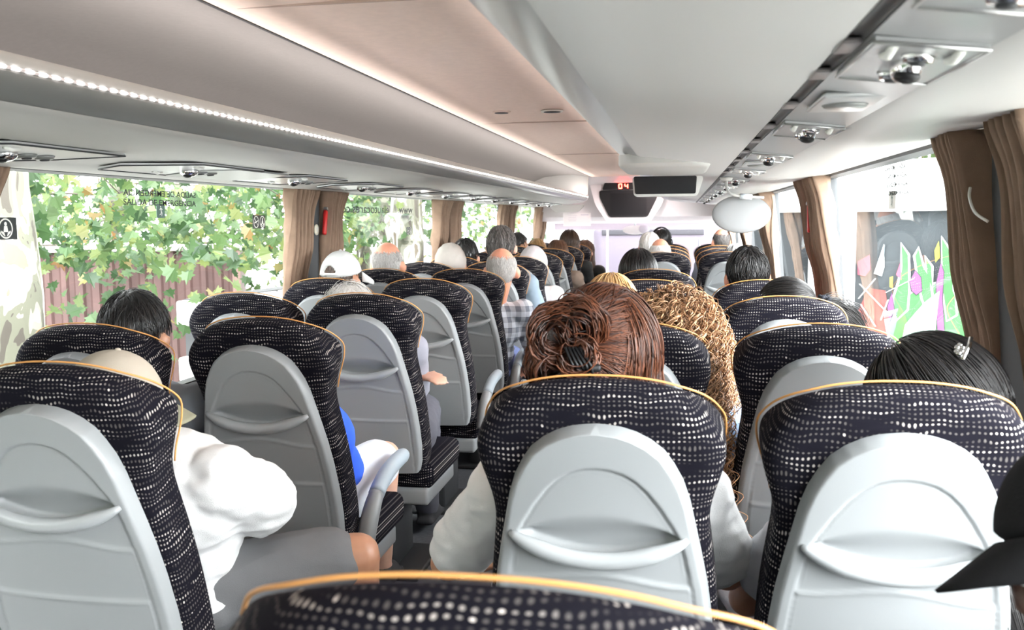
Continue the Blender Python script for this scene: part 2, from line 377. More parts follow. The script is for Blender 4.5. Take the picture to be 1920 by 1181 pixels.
# luggage racks --------------------------------------------------
def rack(side):
    s = 1 if side == 'left' else -1
    yb, ye = Y0, 11.75
    root = empty('luggage_rack', (0, 0, 0), 'long grey overhead luggage rack with lit edge along the left side' if s > 0 else 'long pale overhead luggage rack with smooth underside above the right seats', 'luggage rack')
    if s > 0:
        under = [(-1.862, E(.165)), (-1.80, E(.152)), (-1.74, E(.150)), (-1.665, E(.160)), (-1.66, E(.163)), (-1.415, E(.182)), (-1.41, E(.178)), (-1.30, E(.190)), (-1.205, E(.202)), (-1.188, E(.207)), (-1.18, E(.215))]
        roll = [(-1.18, E(.2155)), (-1.165, E(.222)), (-1.15, E(.232)), (-1.14, E(.243)), (-1.134, E(.255)), (-1.135, E(.262))]
        led = [(-1.1345, E(.2615)), (-1.131, E(.266)), (-1.1345, E(.2705))]
        lip = [(-1.134, E(.27)), (-1.133, E(.286)), (-1.14, E(.293)), (-1.155, E(.290)), (-1.165, E(.275)), (-1.30, E(.262)), (-1.70, E(.262))]
        inner = [(-1.70, E(.262)), (-1.82, E(.29)), (-1.855, E(.35)), (-1.845, E(.41)), (-1.79, E(.47)), (-1.68, E(.515)), (-1.5, E(.535)), (-1.32, E(.538)), (-1.13, E(.520))]
    else:
        under = [(.612, E(.178)), (.55, E(.170)), (.47, E(.163)), (.38, E(.160)), (.305, E(.163)), (.298, E(.168)), (.185, E(.180)), (.183, E(.19)), (.165, E(.19)), (.163, E(.181)), (.06, E(.188)), (-.02, E(.196)), (-.065, E(.203)), (-.083, E(.2035)), (-.10, E(.206)), (-.14, E(.209)), (-.15, E(.2125))]
        roll = [(-.15, E(.2125)), (-.175, E(.2185)), (-.20, E(.228)), (-.225, E(.240)), (-.243, E(.251)), (-.252, E(.262))]
        led = [(-.252, E(.262)), (-.2545, E(.266)), (-.252, E(.270))]
        lip = [(-.252, E(.27)), (-.251, E(.288)), (-.243, E(.295)), (-.23, E(.292)), (-.21, E(.277)), (.0, E(.265)), (.45, E(.262))]
        inner = [(.45, E(.262)), (.57, E(.29)), (.605, E(.35)), (.595, E(.41)), (.54, E(.47)), (.42, E(.515)), (.2, E(.535)), (.0, E(.538)), (-.13, E(.520))]
    ym = 11.75
    edgesplit(B().sweepY(under, yb, ym).build('underside', M['rack'] if s > 0 else M['rackR'], root), 50)
    B().sweepY(roll, yb, ym).build('edge_roll', M['gloss'] if s > 0 else M['trimroll'], root)
    led = [(x, E(.266) + (z - E(.266)) * .7) for x, z in led]; l = B().sweepY(led, yb, ye).build('light_strip', M['leds'] if s > 0 else M['silver'], root)
    edgesplit(B().sweepY(lip, yb, ye).build('shelf', M['rack'], root), 50)
    lx = lip[2][0]; B().sweepY([(lip[4][0] - .002 * s, lip[4][1] + .003), (lip[3][0] - .003 * s, lip[3][1] - .001)], yb, ye).build('added_cove_glow', M['cove'], root)  # added hidden glow strip behind the lip, brightens ceiling and lining
    B().sweepY(inner, yb, ye).build('cove_lining', M['rackin'], root)
    # front end cap
    pts = inner[:-1] + [inner[-1]] + list(reversed(lip))[:-1] if False else inner + [(p[0], p[1]) for p in (lip[2], lip[4])]
    b = B(); n = len(pts); b.add([(x, ye - .004, z) for x, z in pts] + [(x, ye + .05, z) for x, z in pts], [tuple(range(n)), tuple(reversed(range(n, 2 * n)))] + [(i, n + i, n + (i + 1) % n, (i + 1) % n) for i in range(n)])
    b.build('end_cap', M['rack'], root, smooth=False)
    pts = under + roll + lip[:4] + [lip[-1]]
    b = B(); n = len(pts); b.add([(x, ye - .004, z) for x, z in pts] + [(x, ye + .03, z) for x, z in pts], [tuple(range(n)), tuple(reversed(range(n, 2 * n)))] + [(i, n + i, n + (i + 1) % n, (i + 1) % n) for i in range(n)])
    b.build('end_cap', M['white'], root, smooth=False)
    if s < 0:                                      # dark channel with joints along the service duct
        b = B().sweepY([(.182, E(.1795)), (.180, E(.186)), (.166, E(.187)), (.164, E(.1805))], yb, ye); b.build('channel', M['chan'], root)
        edgesplit(B().sweepY([(.1845, E(.1795)), (.30, E(.1655)), (.30, E(.170)), (.1845, E(.186))], yb, ye, close=True).build('service_duct', M['duct'], root))
        for y in (1.08, 1.28, 1.62, 1.98, 2.35, 2.72, 3.1, 3.5, 3.9): B().box((.173, y, E(.181)), (.021, .07, .006), .002).build('channel_clip', M['clip'], root)
    return root
rack('left'); rack('right')
# passenger service units under the racks ------------------------------------
def service(side, y, num, label):
    s = 1 if side == 'left' else -1
    x0, x1 = (-1.655, -1.42) if s > 0 else (.188, .296)
    xc = (x0 + x1) / 2; hw = (x1 - x0) / 2
    zf = (lambda x: E(.163) + (x + 1.66) * (.019 / .245) - .004) if s > 0 else (lambda x: E(.180) + (x - .185) * (-.012 / .113) - .0015)
    root = empty('service_panel', (xc, y, zf(xc)), label, 'service panel', 'service panels under the left rack' if s > 0 else 'service panels under the right rack')
    ang = math.atan2(zf(x1) - zf(x0), x1 - x0); root.rotation_euler = (0, -ang, 0)
    k = hw / .118
    # plate: pointed at its ends on the left, square on the right
    if s > 0: poly = [(-hw, -.30), (-hw * .2, -.34), (hw, -.12), (hw, .30), (-hw * .2, .22), (-hw, .12)]
    else: poly = [(-hw, -.11), (hw, -.11), (hw, .13), (-hw, .13)]
    b = B().prism(poly, -.006, lambda u, v, w: Vector((u, v, w))); edgesplit(b.build('plate', M['silver'] if s > 0 else M['duct'], root))
    b = B(); path = [(p[0], p[1], -.0065) for p in poly + poly[:1]]
    for i in range(len(poly)): b.tube([path[i], path[i + 1]], .0022, 6)
    b.build('edge', M['dark'] if s > 0 else M['steel'], root)
    b = B().ell((0, 0, -.010), (.028 * max(k, .6), .030, .018), nu=24); o = b.build('reading_light', M['chrome'], root)
    b = B().ell((0, -.012, -.022), (.014, .014, .008)); b.build('lens', M['black'], o)
    for dy in (.075, .14) if s > 0 else (-.055, .07):
        b = B().tube([(.0, dy, -.004), (0, dy, -.014)], [.026 * max(k, .7), .020 * max(k, .7)], 20, up=Vector((0, 1, 0))); o = b.build('air_nozzle', M['gloss'] if s > 0 else M['chrome'], root)
        b = B().tube([(.0, dy, -.0142), (0, dy, -.017)], [.012 * max(k, .7), .010 * max(k, .7)], 14, up=Vector((0, 1, 0))); b.build('vane', M['dark'], o)
    for q in (-1, 1): B().tube([(q * hw * .6, -.09, -.006), (q * hw * .6, -.065, -.011), (q * hw * .6, -.04, -.006)], .005, 8).build('call_button', M['stwhite'], root)
    if num:
        t = bpy.data.curves.new('seat_number', 'FONT'); t.body = num; t.size = .022; t.align_x = 'CENTER'; t.extrude = .0005
        o = fonto(t); o.parent = root; o.location = (0, -.0275, -.016); o.rotation_euler = (R(62), 0, 0); t.materials.append(M['stwhite'])
    return root
ordn = ['first', 'second', 'third', 'fourth', 'fifth', 'sixth', 'seventh', 'eighth', 'ninth', 'tenth', 'eleventh', 'twelfth', 'thirteenth']
for k in range(12): service('left', 1.97 + .835 * k, str(44 - 4 * k) if k < 5 else None, 'reading light and air panel under the left rack, %s from the camera' % ordn[k])
for k in range(12): service('right', 1.12 + .835 * k, None, 'silver reading light and air panel under the right rack, %s from the camera' % ordn[k])
service('right', .72, None, 'nearest silver reading light panel, cut off by the top right corner')
for k in range(3):
    r_ = empty('speaker_grille', (.242, 1.52 + .835 * k * 2, E(.1725)), 'flat square speaker cover between right reading lights, %s from the camera' % ordn[k], 'speaker', 'speaker covers in the right service duct')
    edgesplit(B().box((0, 0, -.001), (.09, .20, .008), .004).build('cover', M['silver'], r_)); B().tube([(0, .0, -.005), (0, 0, -.009)], [.034, .03], 24, up=Vector((0, 1, 0))).build('ring', M['gloss'], r_)
r_ = empty('duct_cover', (-1.54, 3.12, E(.165)), 'dark tinted panel between the left service panels', 'panel'); r_.rotation_euler = (0, -.077, 0)
edgesplit(B().prism([(-.11, -.26), (.02, -.30), (.11, -.18), (.11, .22), (-.02, .26), (-.11, .18)], -.006, lambda u, v, w: Vector((u, v, w))).build('cover', M['gloss'], r_))

# windows, pillars --------------------------------------------------------------
PLY = [-.55, 2.05, 4.62, 7.42, 10.02, 12.55]; PRY = [-.6, 1.99, 4.52, 7.1, 9.7, 12.4]
edges = {'left': [Y0] + PLY + [13.9], 'right': [Y0] + PRY + [13.9]}
wn = 0
for side, ed in edges.items():
    s = 1 if side == 'left' else -1; xs, xt = (XL, XLT) if s > 0 else (XR, XRT); zt = E(.165) if s > 0 else E(.18)
    for i in range(len(ed) - 1):
        wn += 1; a, c = ed[i], ed[i + 1]
        b = B().add([(xs - .035 * s, a, SILL - .02), (xs - .035 * s, c, SILL - .02), (xt - .035 * s, c, zt + .03), (xt - .035 * s, a, zt + .03)], [(0, 1, 2, 3)])
        o = b.build('window_%d' % wn, M['glass'], smooth=False); struct(o)
    for i, y in enumerate(ed[1:-1]):
        wd = .10 if y > 3 else .115
        b = B().add([(xs - .05 * s, y - wd, .3), (xs - .05 * s, y + wd, .3), (xt - .05 * s, y + wd, zt + .02), (xt - .05 * s, y - wd, zt + .02), (xs + .015 * s, y - wd, .3), (xs + .015 * s, y + wd, .3), (xt + .015 * s, y + wd, zt + .005), (xt + .015 * s, y - wd, zt + .005)],
                    [(0, 1, 2, 3), (4, 7, 6, 5), (0, 4, 5, 1), (3, 2, 6, 7), (0, 3, 7, 4), (1, 5, 6, 2)])
        o = b.build('pillar_%s_%d' % (side, i + 1), M['pillar'], smooth=False); struct(o)
# front: bulkhead over the driver, windscreen, dash
b = B(); YB = 12.4
prof = [(YB - .5, zc + .01), (YB - .34, E(.47)), (YB - .2, E(.40)), (YB - .1, E(.30)), (YB - .05, E(.15)), (YB, E(.02)), (YB + .25, E(-.035)), (YB + 1.5, E(-.07)), (YB + 1.5, E(.6)), (YB - .5, E(.6))]
n = len(prof); vs = [(XL - .02, y, z) for y, z in prof] + [(XR + .02, y, z) for y, z in prof]
b.add(vs, [tuple(range(n)), tuple(reversed(range(n, 2 * n)))] + [(i, (i + 1) % n, n + (i + 1) % n, n + i) for i in range(n)])
struct(edgesplit(b.build('wall_front', M['white']), 40))
b = B().box((CX, 13.92, E(-.10)), (2.5, .05, .13), .01); struct(b.build('trim_6', M['lav']))
b = B().add([(XL, 13.95, .2), (XR, 13.95, .2), (XR, 13.9, E(-.05)), (XL, 13.9, E(-.05))], [(0, 1, 2, 3)]); wn += 1; struct(b.build('window_%d' % wn, M['glass'], smooth=False))
b = B()
for x in (XL + .03, XR - .03): b.box((x, 13.9, .65), (.12, .12, 1.5), .03)
b.box((-1.06, 13.92, .85), (.03, .04, 1.1), .01)
struct(b.build('trim_7', M['white']))
b = B().box((CX, 13.6, .35), (2.5, .6, .42), .10); struct(b.build('dashboard', M['lav']))
# clear partition and rail by the stairwell at the front
b = B().add([(-1.02, 12.25, .45), (-.42, 12.25, .45), (-.42, 12.25, 1.20), (-1.02, 12.25, 1.20)], [(0, 1, 2, 3)])
r_ = empty('driver_screen', (-.72, 12.25, 0), 'clear upright screen with pale frame behind the driver', 'partition')
o = B().add([(.3, 0, .45), (.95, 0, .45), (.95, 0, 1.16), (.3, 0, 1.16)], [(0, 1, 2, 3)]).build('pane', M['glass'], r_, smooth=False)
b = B().tube([(.3, 0, 0), (.3, 0, 1.18), (.95, 0, 1.18), (.95, 0, 0)], .014, 8, up=Vector((0, 1, 0))); b.build('frame', M['ltrim'], r_)
# front television and clock -----------------------------------------------------
r_ = empty('front_television', (-.66, 12.28, E(.20)), 'dark six-sided television in white rounded housing on the front bulkhead', 'television')
def rpoly(pts, rr, n=5):
    o = []; m_ = len(pts)
    for i in range(m_):
        p, a, c = Vector(pts[i]), Vector(pts[i - 1]), Vector(pts[(i + 1) % m_]); da = (a - p).normalized() * rr; dc = (c - p).normalized() * rr
        for k in range(n + 1): t = k / n; o.append((p + da) * (1 - t) ** 2 + p * 2 * t * (1 - t) + (p + dc) * t * t)
    return [(v.x, v.y) for v in o]
fy = lambda y0: (lambda u, v, w: Vector((u, y0 + w, v)))
edgesplit(B().prism(rpoly([(-.50, .27), (-.42, -.03), (-.26, -.26), (.26, -.26), (.42, -.03), (.50, .27), (.36, .36), (-.36, .36)], .06), .10, fy(-.13)).build('housing', M['white'], r_))
edgesplit(B().prism(rpoly([(-.37, .155), (-.36, .06), (-.24, -.185), (.24, -.185), (.36, .06), (.37, .155)], .035), .03, fy(-.15)).build('bezel', M['black'], r_))
B().box((0, -.152, -.02), (.46, .004, .27), .0).build('screen', M['screen2'], r_, smooth=False)
r2 = empty('digital_clock', (-.66, 12.1, E(.405)), 'black display with red digits above the front television', 'clock')
edgesplit(B().prism(rpoly([(-.30, .045), (-.33, -.045), (.33, -.045), (.30, .045)], .02), .02, fy(.005)).build('display', M['black'], r2))
seg = {'0': 'abcdef', '4': 'fgbc', '5': 'afgcd', '2': 'abged'}
b = B(); pos = {'a': (0, 1, 0), 'b': (.5, .5, 1), 'c': (.5, -.5, 1), 'd': (0, -1, 0), 'e': (-.5, -.5, 1), 'f': (-.5, .5, 1), 'g': (0, 0, 0)}
for i, ch in enumerate('04'):
    for q in seg[ch]:
        px, pz, vert = pos[q]; b.box((-.10 + i * .075 + px * .036, 0, pz * .027), ((.010, .006, .027) if vert else (.034, .006, .010)))
b.build('digits', M['led'], r2, smooth=False)
# ceiling pod monitor under the right rack ---------------------------------------
r_ = empty('drop_down_monitor', (-.065, 3.95, E(.20)), 'wide dark drop-down monitor hanging below the right rack over the aisle seats', 'monitor')
pl = rpoly([(-.155, -.35), (.165, -.35), (.165, .30), (-.155, .30)], .10)
pod = B()
rings = [(1.0, .02), (1.0, -.012), (.965, -.022), (.90, -.026)]
n = len(pl)
for k, (sc, z) in enumerate(rings): pod.add([(x * sc, y * sc - .30, z) for x, y in pl], [])
pod.f += [(k * n + i, (k + 1) * n + i, (k + 1) * n + (i + 1) % n, k * n + (i + 1) % n) for k in range(3) for i in range(n)] + [tuple(3 * n + i for i in range(n))]
edgesplit(pod.build('pod', M['rack'], r_), 50)
b = B().prism(rpoly([(-.135, -.03), (-.128, -.112), (.13, -.112), (.155, -.03)], .018), .06, fy(0)); edgesplit(b.build('screen_housing', M['rack'], r_))
b = B().prism(rpoly([(-.128, -.030), (-.122, -.102), (.122, -.102), (.126, -.030)], .008), .008, fy(-.006)); b.build('screen', M['screen'], r_, smooth=False)
# oval mirror on a bent arm over the middle door ------------------------------------
r_ = empty('door_mirror', (.27, 4.3, E(.17)), 'large oval mirror back on a bent grey arm hanging before the right windows', 'mirror')
p0 = at(1362, 345, Y=4.3); c_ = at(1390, 398, Y=4.3)
rel = lambda v: Vector(v) - Vector((.27, 4.3, E(.17)))
path = smoothpath([rel((p0.x, 4.3, E(.17))), rel((p0.x, 4.26, c_.z + .105)), rel((p0.x + .012, 4.23, c_.z + .082)), rel((p0.x + .05, 4.225, c_.z + .070)), rel((c_.x + .09, 4.235, c_.z + .062))], 20)
B().tube(path, .006, 10).build('arm', M['rack'], r_)
B().tube([rel((p0.x, 4.3, E(.175))), rel((p0.x, 4.3, E(.16)))], [.03, .022], 16, up=Vector((0, 1, 0))).build('mount', M['rack'], r_)
b = B().tube([rel((p0.x + .055, 4.227, c_.z + .069)), rel((p0.x + .105, 4.232, c_.z + .065))], .012, 12); b.build('clamp', M['ltrim'], r_)
b = B(); pl = []
rings = [(1, .0), (1, -.006), (.985, -.012), (.93, -.017), (.7, -.023), (.35, -.026), (.02, -.027)]
nn = 40
def ov(a, k): return (math.cos(a) * .127 * k, math.sin(a) * .083 * k * (1 + .0 * math.sin(a)))
for k, y in rings: b.add([rel((c_.x + ov(2 * PI * i / nn, k)[0], 4.29 + y, c_.z - .008 + ov(2 * PI * i / nn, k)[1])) for i in range(nn)], [])
b.f += [(k * nn + i, k * nn + (i + 1) % nn, (k + 1) * nn + (i + 1) % nn, (k + 1) * nn + i) for k in range(len(rings) - 1) for i in range(nn)] + [tuple(reversed(range((len(rings) - 1) * nn, len(rings) * nn)))]
B_ = b.build('shell', M['disc'], r_)
b = B().add([rel((c_.x + ov(2 * PI * i / nn, .97)[0], 4.292, c_.z - .008 + ov(2 * PI * i / nn, .97)[1])) for i in range(nn)], [tuple(range(nn))]); b.build('mirror_glass', M['mirr'], r_, smooth=False)
# interior driver mirror, sun visor, notices on the header
r_ = empty('driver_mirror', (-.63, 13.3, E(-.06)), 'small pale rear-view mirror hanging from the front header', 'mirror')
B().tube([(0, 0, .0), (0, 0, -.05)], .012, 8, up=Vector((0, 1, 0))).build('stem', M['ltrim'], r_); B().ell((0, 0, -.10), (.17, .03, .065)).build('head', M['white'], r_); B().ell((.12, -.01, -.09), (.08, .035, .055)).build('side_mirror', M['lav'], r_)
r_ = empty('front_vent', (-1.46, 12.22, E(.135)), 'half-oval grey vent panel on the front bulkhead under the left rack', 'vent')
edgesplit(B().prism(rpoly([(-.24, .045), (-.15, -.05), (.15, -.05), (.24, .045)], .04), .09, fy(0)).build('panel', M['rack'], r_))
r_ = empty('notice', (-1.33, 12.3, E(-.01)), 'pale printed notice on the front bulkhead', 'notice')
B().box((0, 0, 0), (.36, .004, .17)).build('sheet', M['white'], r_, smooth=False)
b = B()
for i in range(4): b.box((-.06, -.003, .05 - .022 * i), (.12 - .02 * (i % 2), .002, .005))
b.box((.1, -.003, .06), (.1, .002, .012)); b.build('print', M['lav'], r_, smooth=False)
for x, y, rr, lab in ((-.62, 4.62, .055, 'right one of two flat round speaker openings in the ceiling'), (-.865, 4.6, .045, 'left one of two flat round speaker openings in the ceiling')):
    r_ = empty('ceiling_speaker', (x, y, zc + .006), lab, 'speaker')
    B().tube([(0, 0, 0), (0, 0, -.006)], [rr, rr * .94], 28, up=Vector((0, 1, 0))).build('ring', M['ceil'] if rr < .05 else M['stwhite'], r_); B().tube([(0, 0, -.0062), (0, 0, -.0075)], rr * .75, 24, up=Vector((0, 1, 0))).build('grille', M['dark'], r_)
# added fill lamp, kept out of sight, brightens the front bulkhead
r_ = empty('added_fill_lamp', (-.36, 11.3, zc), 'added fill lamp hidden behind the monitor, brightening the front end', 'fill lamp')
edgesplit(B().box((0, 0, -.006), (.26, .5, .014), .005).build('frame', M['white'], r_)); B().box((0, 0, -.014), (.22, .46, .006)).build('diffuser', emit('fill_lamp_glow', (1, .84, .85), 60), r_, smooth=False)

# curtains ------------------------------------------------------------------------
def curtain(name, side, y0, y1, label, seed, z0=.62, flare=1.0, twist=0, taper=0, anch=-1):
    s = 1 if side == 'left' else -1; zt = (E(.155) if s > 0 else E(.172)); nz, ny = 44, 96; rr = random.Random(seed)
    ph = [rr.uniform(0, 6.3) for _ in range(4)]; vs = []; uv = []
    for i in range(nz + 1):
        t = i / nz; z = zt + (z0 - zt) * t
        xb = (XLT if s > 0 else XRT) + ((XL if s > 0 else XR) - (XLT if s > 0 else XRT)) * min(1, t)
        gather = 1 + .22 * flare * math.exp(-(t / .07) ** 2) - .10 * math.exp(-((t - .16) / .07) ** 2) + .10 * t
        yc = (y0 + y1) / 2; hw = (y1 - y0) / 2
        for j in range(ny + 1):
            u = j / ny; q = (u * 2 - 1)
            y = yc + anch * hw * taper * t + hw * gather * (1 - taper * t) * q + .012 * math.sin(3 * t + ph[0]) * t + twist * t * .04
            kk = min(1, max(0, (t - .28) / .18)); amp = .042 - .019 * kk * kk * (3 - 2 * kk) + .004 * math.exp(-(t / .09) ** 2) + .004 * math.sin(6 * t + ph[1] + u * 4)
            f = 2 * abs(math.cos(PI * u * 6.5 + ph[2] + .7 * math.sin(2.3 * t + u * 5 + ph[3]))) ** .8 - 1
            f += .22 * math.sin(2 * PI * u * 13 + ph[1] + 2 * t)
            x = xb + s * (.030 + amp * f + .015 * math.exp(-(t / .06) ** 2))
            vs.append((x, y, z)); uv.append((u, t))
    fs = [(i * (ny + 1) + j, i * (ny + 1) + j + 1, (i + 1) * (ny + 1) + j + 1, (i + 1) * (ny + 1) + j) for i in range(nz) for j in range(ny)]
    o = B().add(vs, fs, uv).build(name, M['curtain']); so = o.modifiers.new('t', 'SOLIDIFY'); so.thickness = .0025
    return tag(o, label, 'curtain', 'brown curtains by the window pillars')
desc = ['by the pillar nearest the camera', 'by the pillar with the red hammer', 'by the second pillar ahead of the camera', 'by the third pillar ahead', 'by the front pillar']
for i, y in enumerate(PLY[1:]):
    dd = ['nearest the camera', 'with the red hammer', 'third from the camera', 'fourth from the camera', 'at the front'][i]
    ext = .0 if i else .0
    curtain('curtain', 'left', y - .36, y - .11, 'gathered brown curtain on the near side of the left pillar %s' % dd, 10 + i)
    curtain('curtain', 'left', y + (.09 if i else .02), y + (.32 if i else .25), 'gathered brown curtain on the far side of the left pillar %s' % dd, 30 + i, taper=0 if i else .6)
for i, y in enumerate(PRY[1:]):
    dd = ['nearest the camera', 'with the red hammer', 'third from the camera', 'fourth from the camera', 'at the front'][i]
    curtain('curtain', 'right', y - (.34 if i == 0 else .32), y - (.145 if i == 0 else .10), 'gathered brown curtain on the near side of the right pillar %s' % dd, 50 + i)
    curtain('curtain', 'right', y + (.085 if i == 0 else .06), y + (.262 if i == 0 else .20), 'gathered brown curtain on the far side of the right pillar %s' % dd, 70 + i, taper=.55 if i == 0 else 0)
# tie cord and swag on the nearest right curtain
b = B().tube(smoothpath([(.578, 2.075, E(.056)), (.572, 2.055, E(.035)), (.575, 2.025, E(.006)), (.592, 2.0, E(-.012))], 16), .003, 8)
tag(b.build('tie_cord', M['stwhite']), 'thin white tie cord looped round the nearest right curtain', 'cord')
# emergency hammers
def hammer(x, y, z, s, lab):
    r_ = empty('emergency_hammer', (x, y, z), lab, 'hammer', 'red emergency hammers on the pillars'); r_.rotation_euler = (R(-14), 0, 0)
    B().box((0, 0, -.06), (.02, .028, .13), .008).build('handle', M['red'], r_); B().box((0, 0, .04), (.02, .024, .05), .008).build('neck', M['red'], r_)
    B().box((.003 * s, 0, .0125), (.022, .03, .014), .003).build('band', M['steel'], r_); o = B().tube([(0, -.04, .072), (0, .03, .072)], [.011, .011], 12).build('hammer_head', M['red'], r_)
    B().tube([(0, .03, .072), (0, .042, .072)], [.007, .002], 10).build('tip', M['steel'], o)
    return r_
hammer(XLT + .045, 4.72, E(.05), 1, 'red emergency hammer on the left pillar between two curtains')
hammer(XRT - .045, 4.56, E(.05), -1, 'red emergency hammer on the second right pillar')
r_ = empty('number_tag', (XLT + .022, 4.635, E(-.045)), 'small round cream tag on the left pillar below the red hammer', 'tag')
B().tube([(0, 0, 0), (.006, 0, 0)], .028, 20).build('disc', M['cream'], r_)
t = bpy.data.curves.new('tag_number', 'FONT'); t.body = '22'; t.size = .03; t.align_x = 'CENTER'; t.align_y = 'CENTER'; t.extrude = .0005; o = fonto(t); o.parent = r_; o.location = (.0075, 0, 0); o.rotation_euler = (R(90), 0, R(90)); t.materials.append(M['ink'])
# writing and stickers on the glass ----------------------------------------------------
def gx(side, z):                                  # the inner glass surface at a height
    if side == 'left': t = (z - SILL) / (E(.165) - SILL); return XL - .033 + (XLT - XL) * t
    t = (z - SILL) / (E(.18) - SILL); return XR + .033 + (XRT - XR) * t
def lettering(body, side, y, z, size, width, mirror, label, name='window_lettering'):
    t = bpy.data.curves.new(name, 'FONT'); t.body = body; t.size = size; t.align_x = 'LEFT'; t.extrude = .0003; t.materials.append(M['ink'])
    t.offset = .0004; o = fonto(t); k = width / max(.01, max(v.co.x for v in o.data.vertices) - min(v.co.x for v in o.data.vertices))
    if side == 'left': o.rotation_euler = (R(90), 0, R(90)); o.location = (gx(side, z) + .004, y + (width if mirror else 0), z)
    else: o.rotation_euler = (R(90), 0, R(-90)); o.location = (gx(side, z) - .004, y + (0 if mirror else width), z)
    o.scale = (-k if mirror else k, 1, 1)
    return tag(o, label, 'lettering')
lettering('SALIDA DE EMERGENCIA', 'left', 3.02, E(.095), .030, .50, True, 'upper line of dark lettering on the large left window, mirrored')
lettering('SALIDA DE EMERGENCIA', 'left', 3.02, E(.062), .030, .50, False, 'lower line of dark lettering on the large left window, readable')
lettering('elautocares.com', 'left', 5.06, E(.047), .075, 1.02, True, 'large mirrored web lettering on the second left window')
lettering('www.', 'left', 6.27, E(.050), .070, .36, True, 'mirrored www lettering near the far end of the second left window')
for k in range(4): lettering('SALIDA DE EMERGENCIA', 'right', 3.02, E(.145 - .026 * k), .020, .30, True, 'faint lettering on the right window, %s line from the top' % ordn[k])
def plate(side, y, z, wy, hz, m, name, label):
    s = 1 if side == 'left' else -1
    r_ = empty(name, (gx(side, z) + .004 * s, y, z), label, 'sticker'); r_.rotation_euler = (0, 0, R(90) if s > 0 else R(-90))
    B().box((0, 0, 0), (wy, .002, hz)).build('backing', m, r_, smooth=False); return r_
def ring(b, cx, cz, r1, r2, n=28, y=-.002):
    vs = []; 
    for i in range(n): a = 2 * PI * i / n; vs += [(cx + r1 * math.cos(a), y, cz + r1 * math.sin(a)), (cx + r2 * math.cos(a), y, cz + r2 * math.sin(a))]
    b.add(vs, [(2 * i, 2 * i + 1, (2 * i + 3) % (2 * n), (2 * i + 2) % (2 * n)) for i in range(n)])
def poly2(b, pts, y=-.0022): b.add([(x, y, z) for x, z in pts], [tuple(range(len(pts)))])
def runner(r_, k, m):
    b = B(); f = lambda p: [(x * k, z * k) for x, z in p]
    poly2(b, f([(-.1 + .12 * math.cos(a * PI / 6), .62 + .12 * math.sin(a * PI / 6)) for a in range(12)])); poly2(b, f([(-.22, .45), (.05, .48), (.12, .0), (-.08, -.05)]))
    poly2(b, f([(.05, .45), (.38, .22), (.34, .12), (.02, .3)])); poly2(b, f([(-.2, .42), (-.42, .18), (-.34, .10), (-.12, .3)]))
    poly2(b, f([(.10, .02), (.30, -.3), (.18, -.75), (.06, -.72), (.14, -.32), (-.06, -.05)])); poly2(b, f([(-.05, 0), (-.12, -.36), (-.44, -.5), (-.42, -.62), (-.02, -.46), (.08, -.05)]))
    b.build('running_figure', m, r_, smooth=False)
def pictos(y, z, wy, hz, side, label):
    r_ = plate(side, y, z, wy, hz, M['ink'], 'safety_sticker', label); b = B(); q = wy / 4; rr = min(q, hz / 2) * .92
    ring(b, -q, 0, rr, rr * .84); b.build('no_smoking_ring', M['stwhite'], r_, smooth=False)
    b = B(); poly2(b, [(-q - rr * .68, rr * .58), (-q - rr * .58, rr * .68), (-q + rr * .68, -rr * .58), (-q + rr * .58, -rr * .68)]); poly2(b, [(-q - rr * .62, -rr * .28), (-q - rr * .62, -rr * .06), (-q + rr * .66, rr * .3), (-q + rr * .66, rr * .1)]); b.build('cigarette_bar', M['stwhite'], r_, smooth=False)
    b = B(); ring(b, q, 0, rr, rr * .84); poly2(b, [(q + rr * .2 * math.cos(a * PI / 6), rr * .45 + rr * .2 * math.sin(a * PI / 6)) for a in range(12)])
    poly2(b, [(q - rr * .22, rr * .25), (q + rr * .22, rr * .25), (q + rr * .34, -rr * .35), (q - rr * .34, -rr * .35)]); poly2(b, [(q - rr * .62, -rr * .2), (q - rr * .25, -rr * .4), (q - rr * .1, -rr * .75), (q - rr * .3, -rr * .7), (q - rr * .7, -rr * .36)]); poly2(b, [(q + rr * .62, -rr * .2), (q + rr * .25, -rr * .4), (q + rr * .1, -rr * .75), (q + rr * .3, -rr * .7), (q + rr * .7, -rr * .36)])
    b.build('seat_belt_sign', M['stwhite'], r_, smooth=False); return r_
pictos(2.385, E(-.014), .19, .064, 'left', 'black no-smoking and seat-belt sticker at the near end of the left window')
pictos(4.10, E(-.002), .13, .060, 'left', 'small black no-smoking and seat-belt sticker by the left curtain')
pictos(5.02, E(-.02), .10, .055, 'left', 'black safety sticker half behind the curtain past the red hammer')
pictos(6.56, E(-.075), .12, .055, 'left', 'black safety sticker at the far end of the second left window')
r_ = plate('left', 3.26, E(.042), .055, .052, M['stgreen'], 'exit_sticker', 'small emergency exit running-figure sticker on the left window'); runner(r_, .026, M['stwhite'])
r_ = plate('right', 3.25, E(.052), .10, .058, M['stwhite'], 'exit_sticker', 'small emergency exit running-figure sticker on the right window'); runner(r_, .03, M['stgreen'])
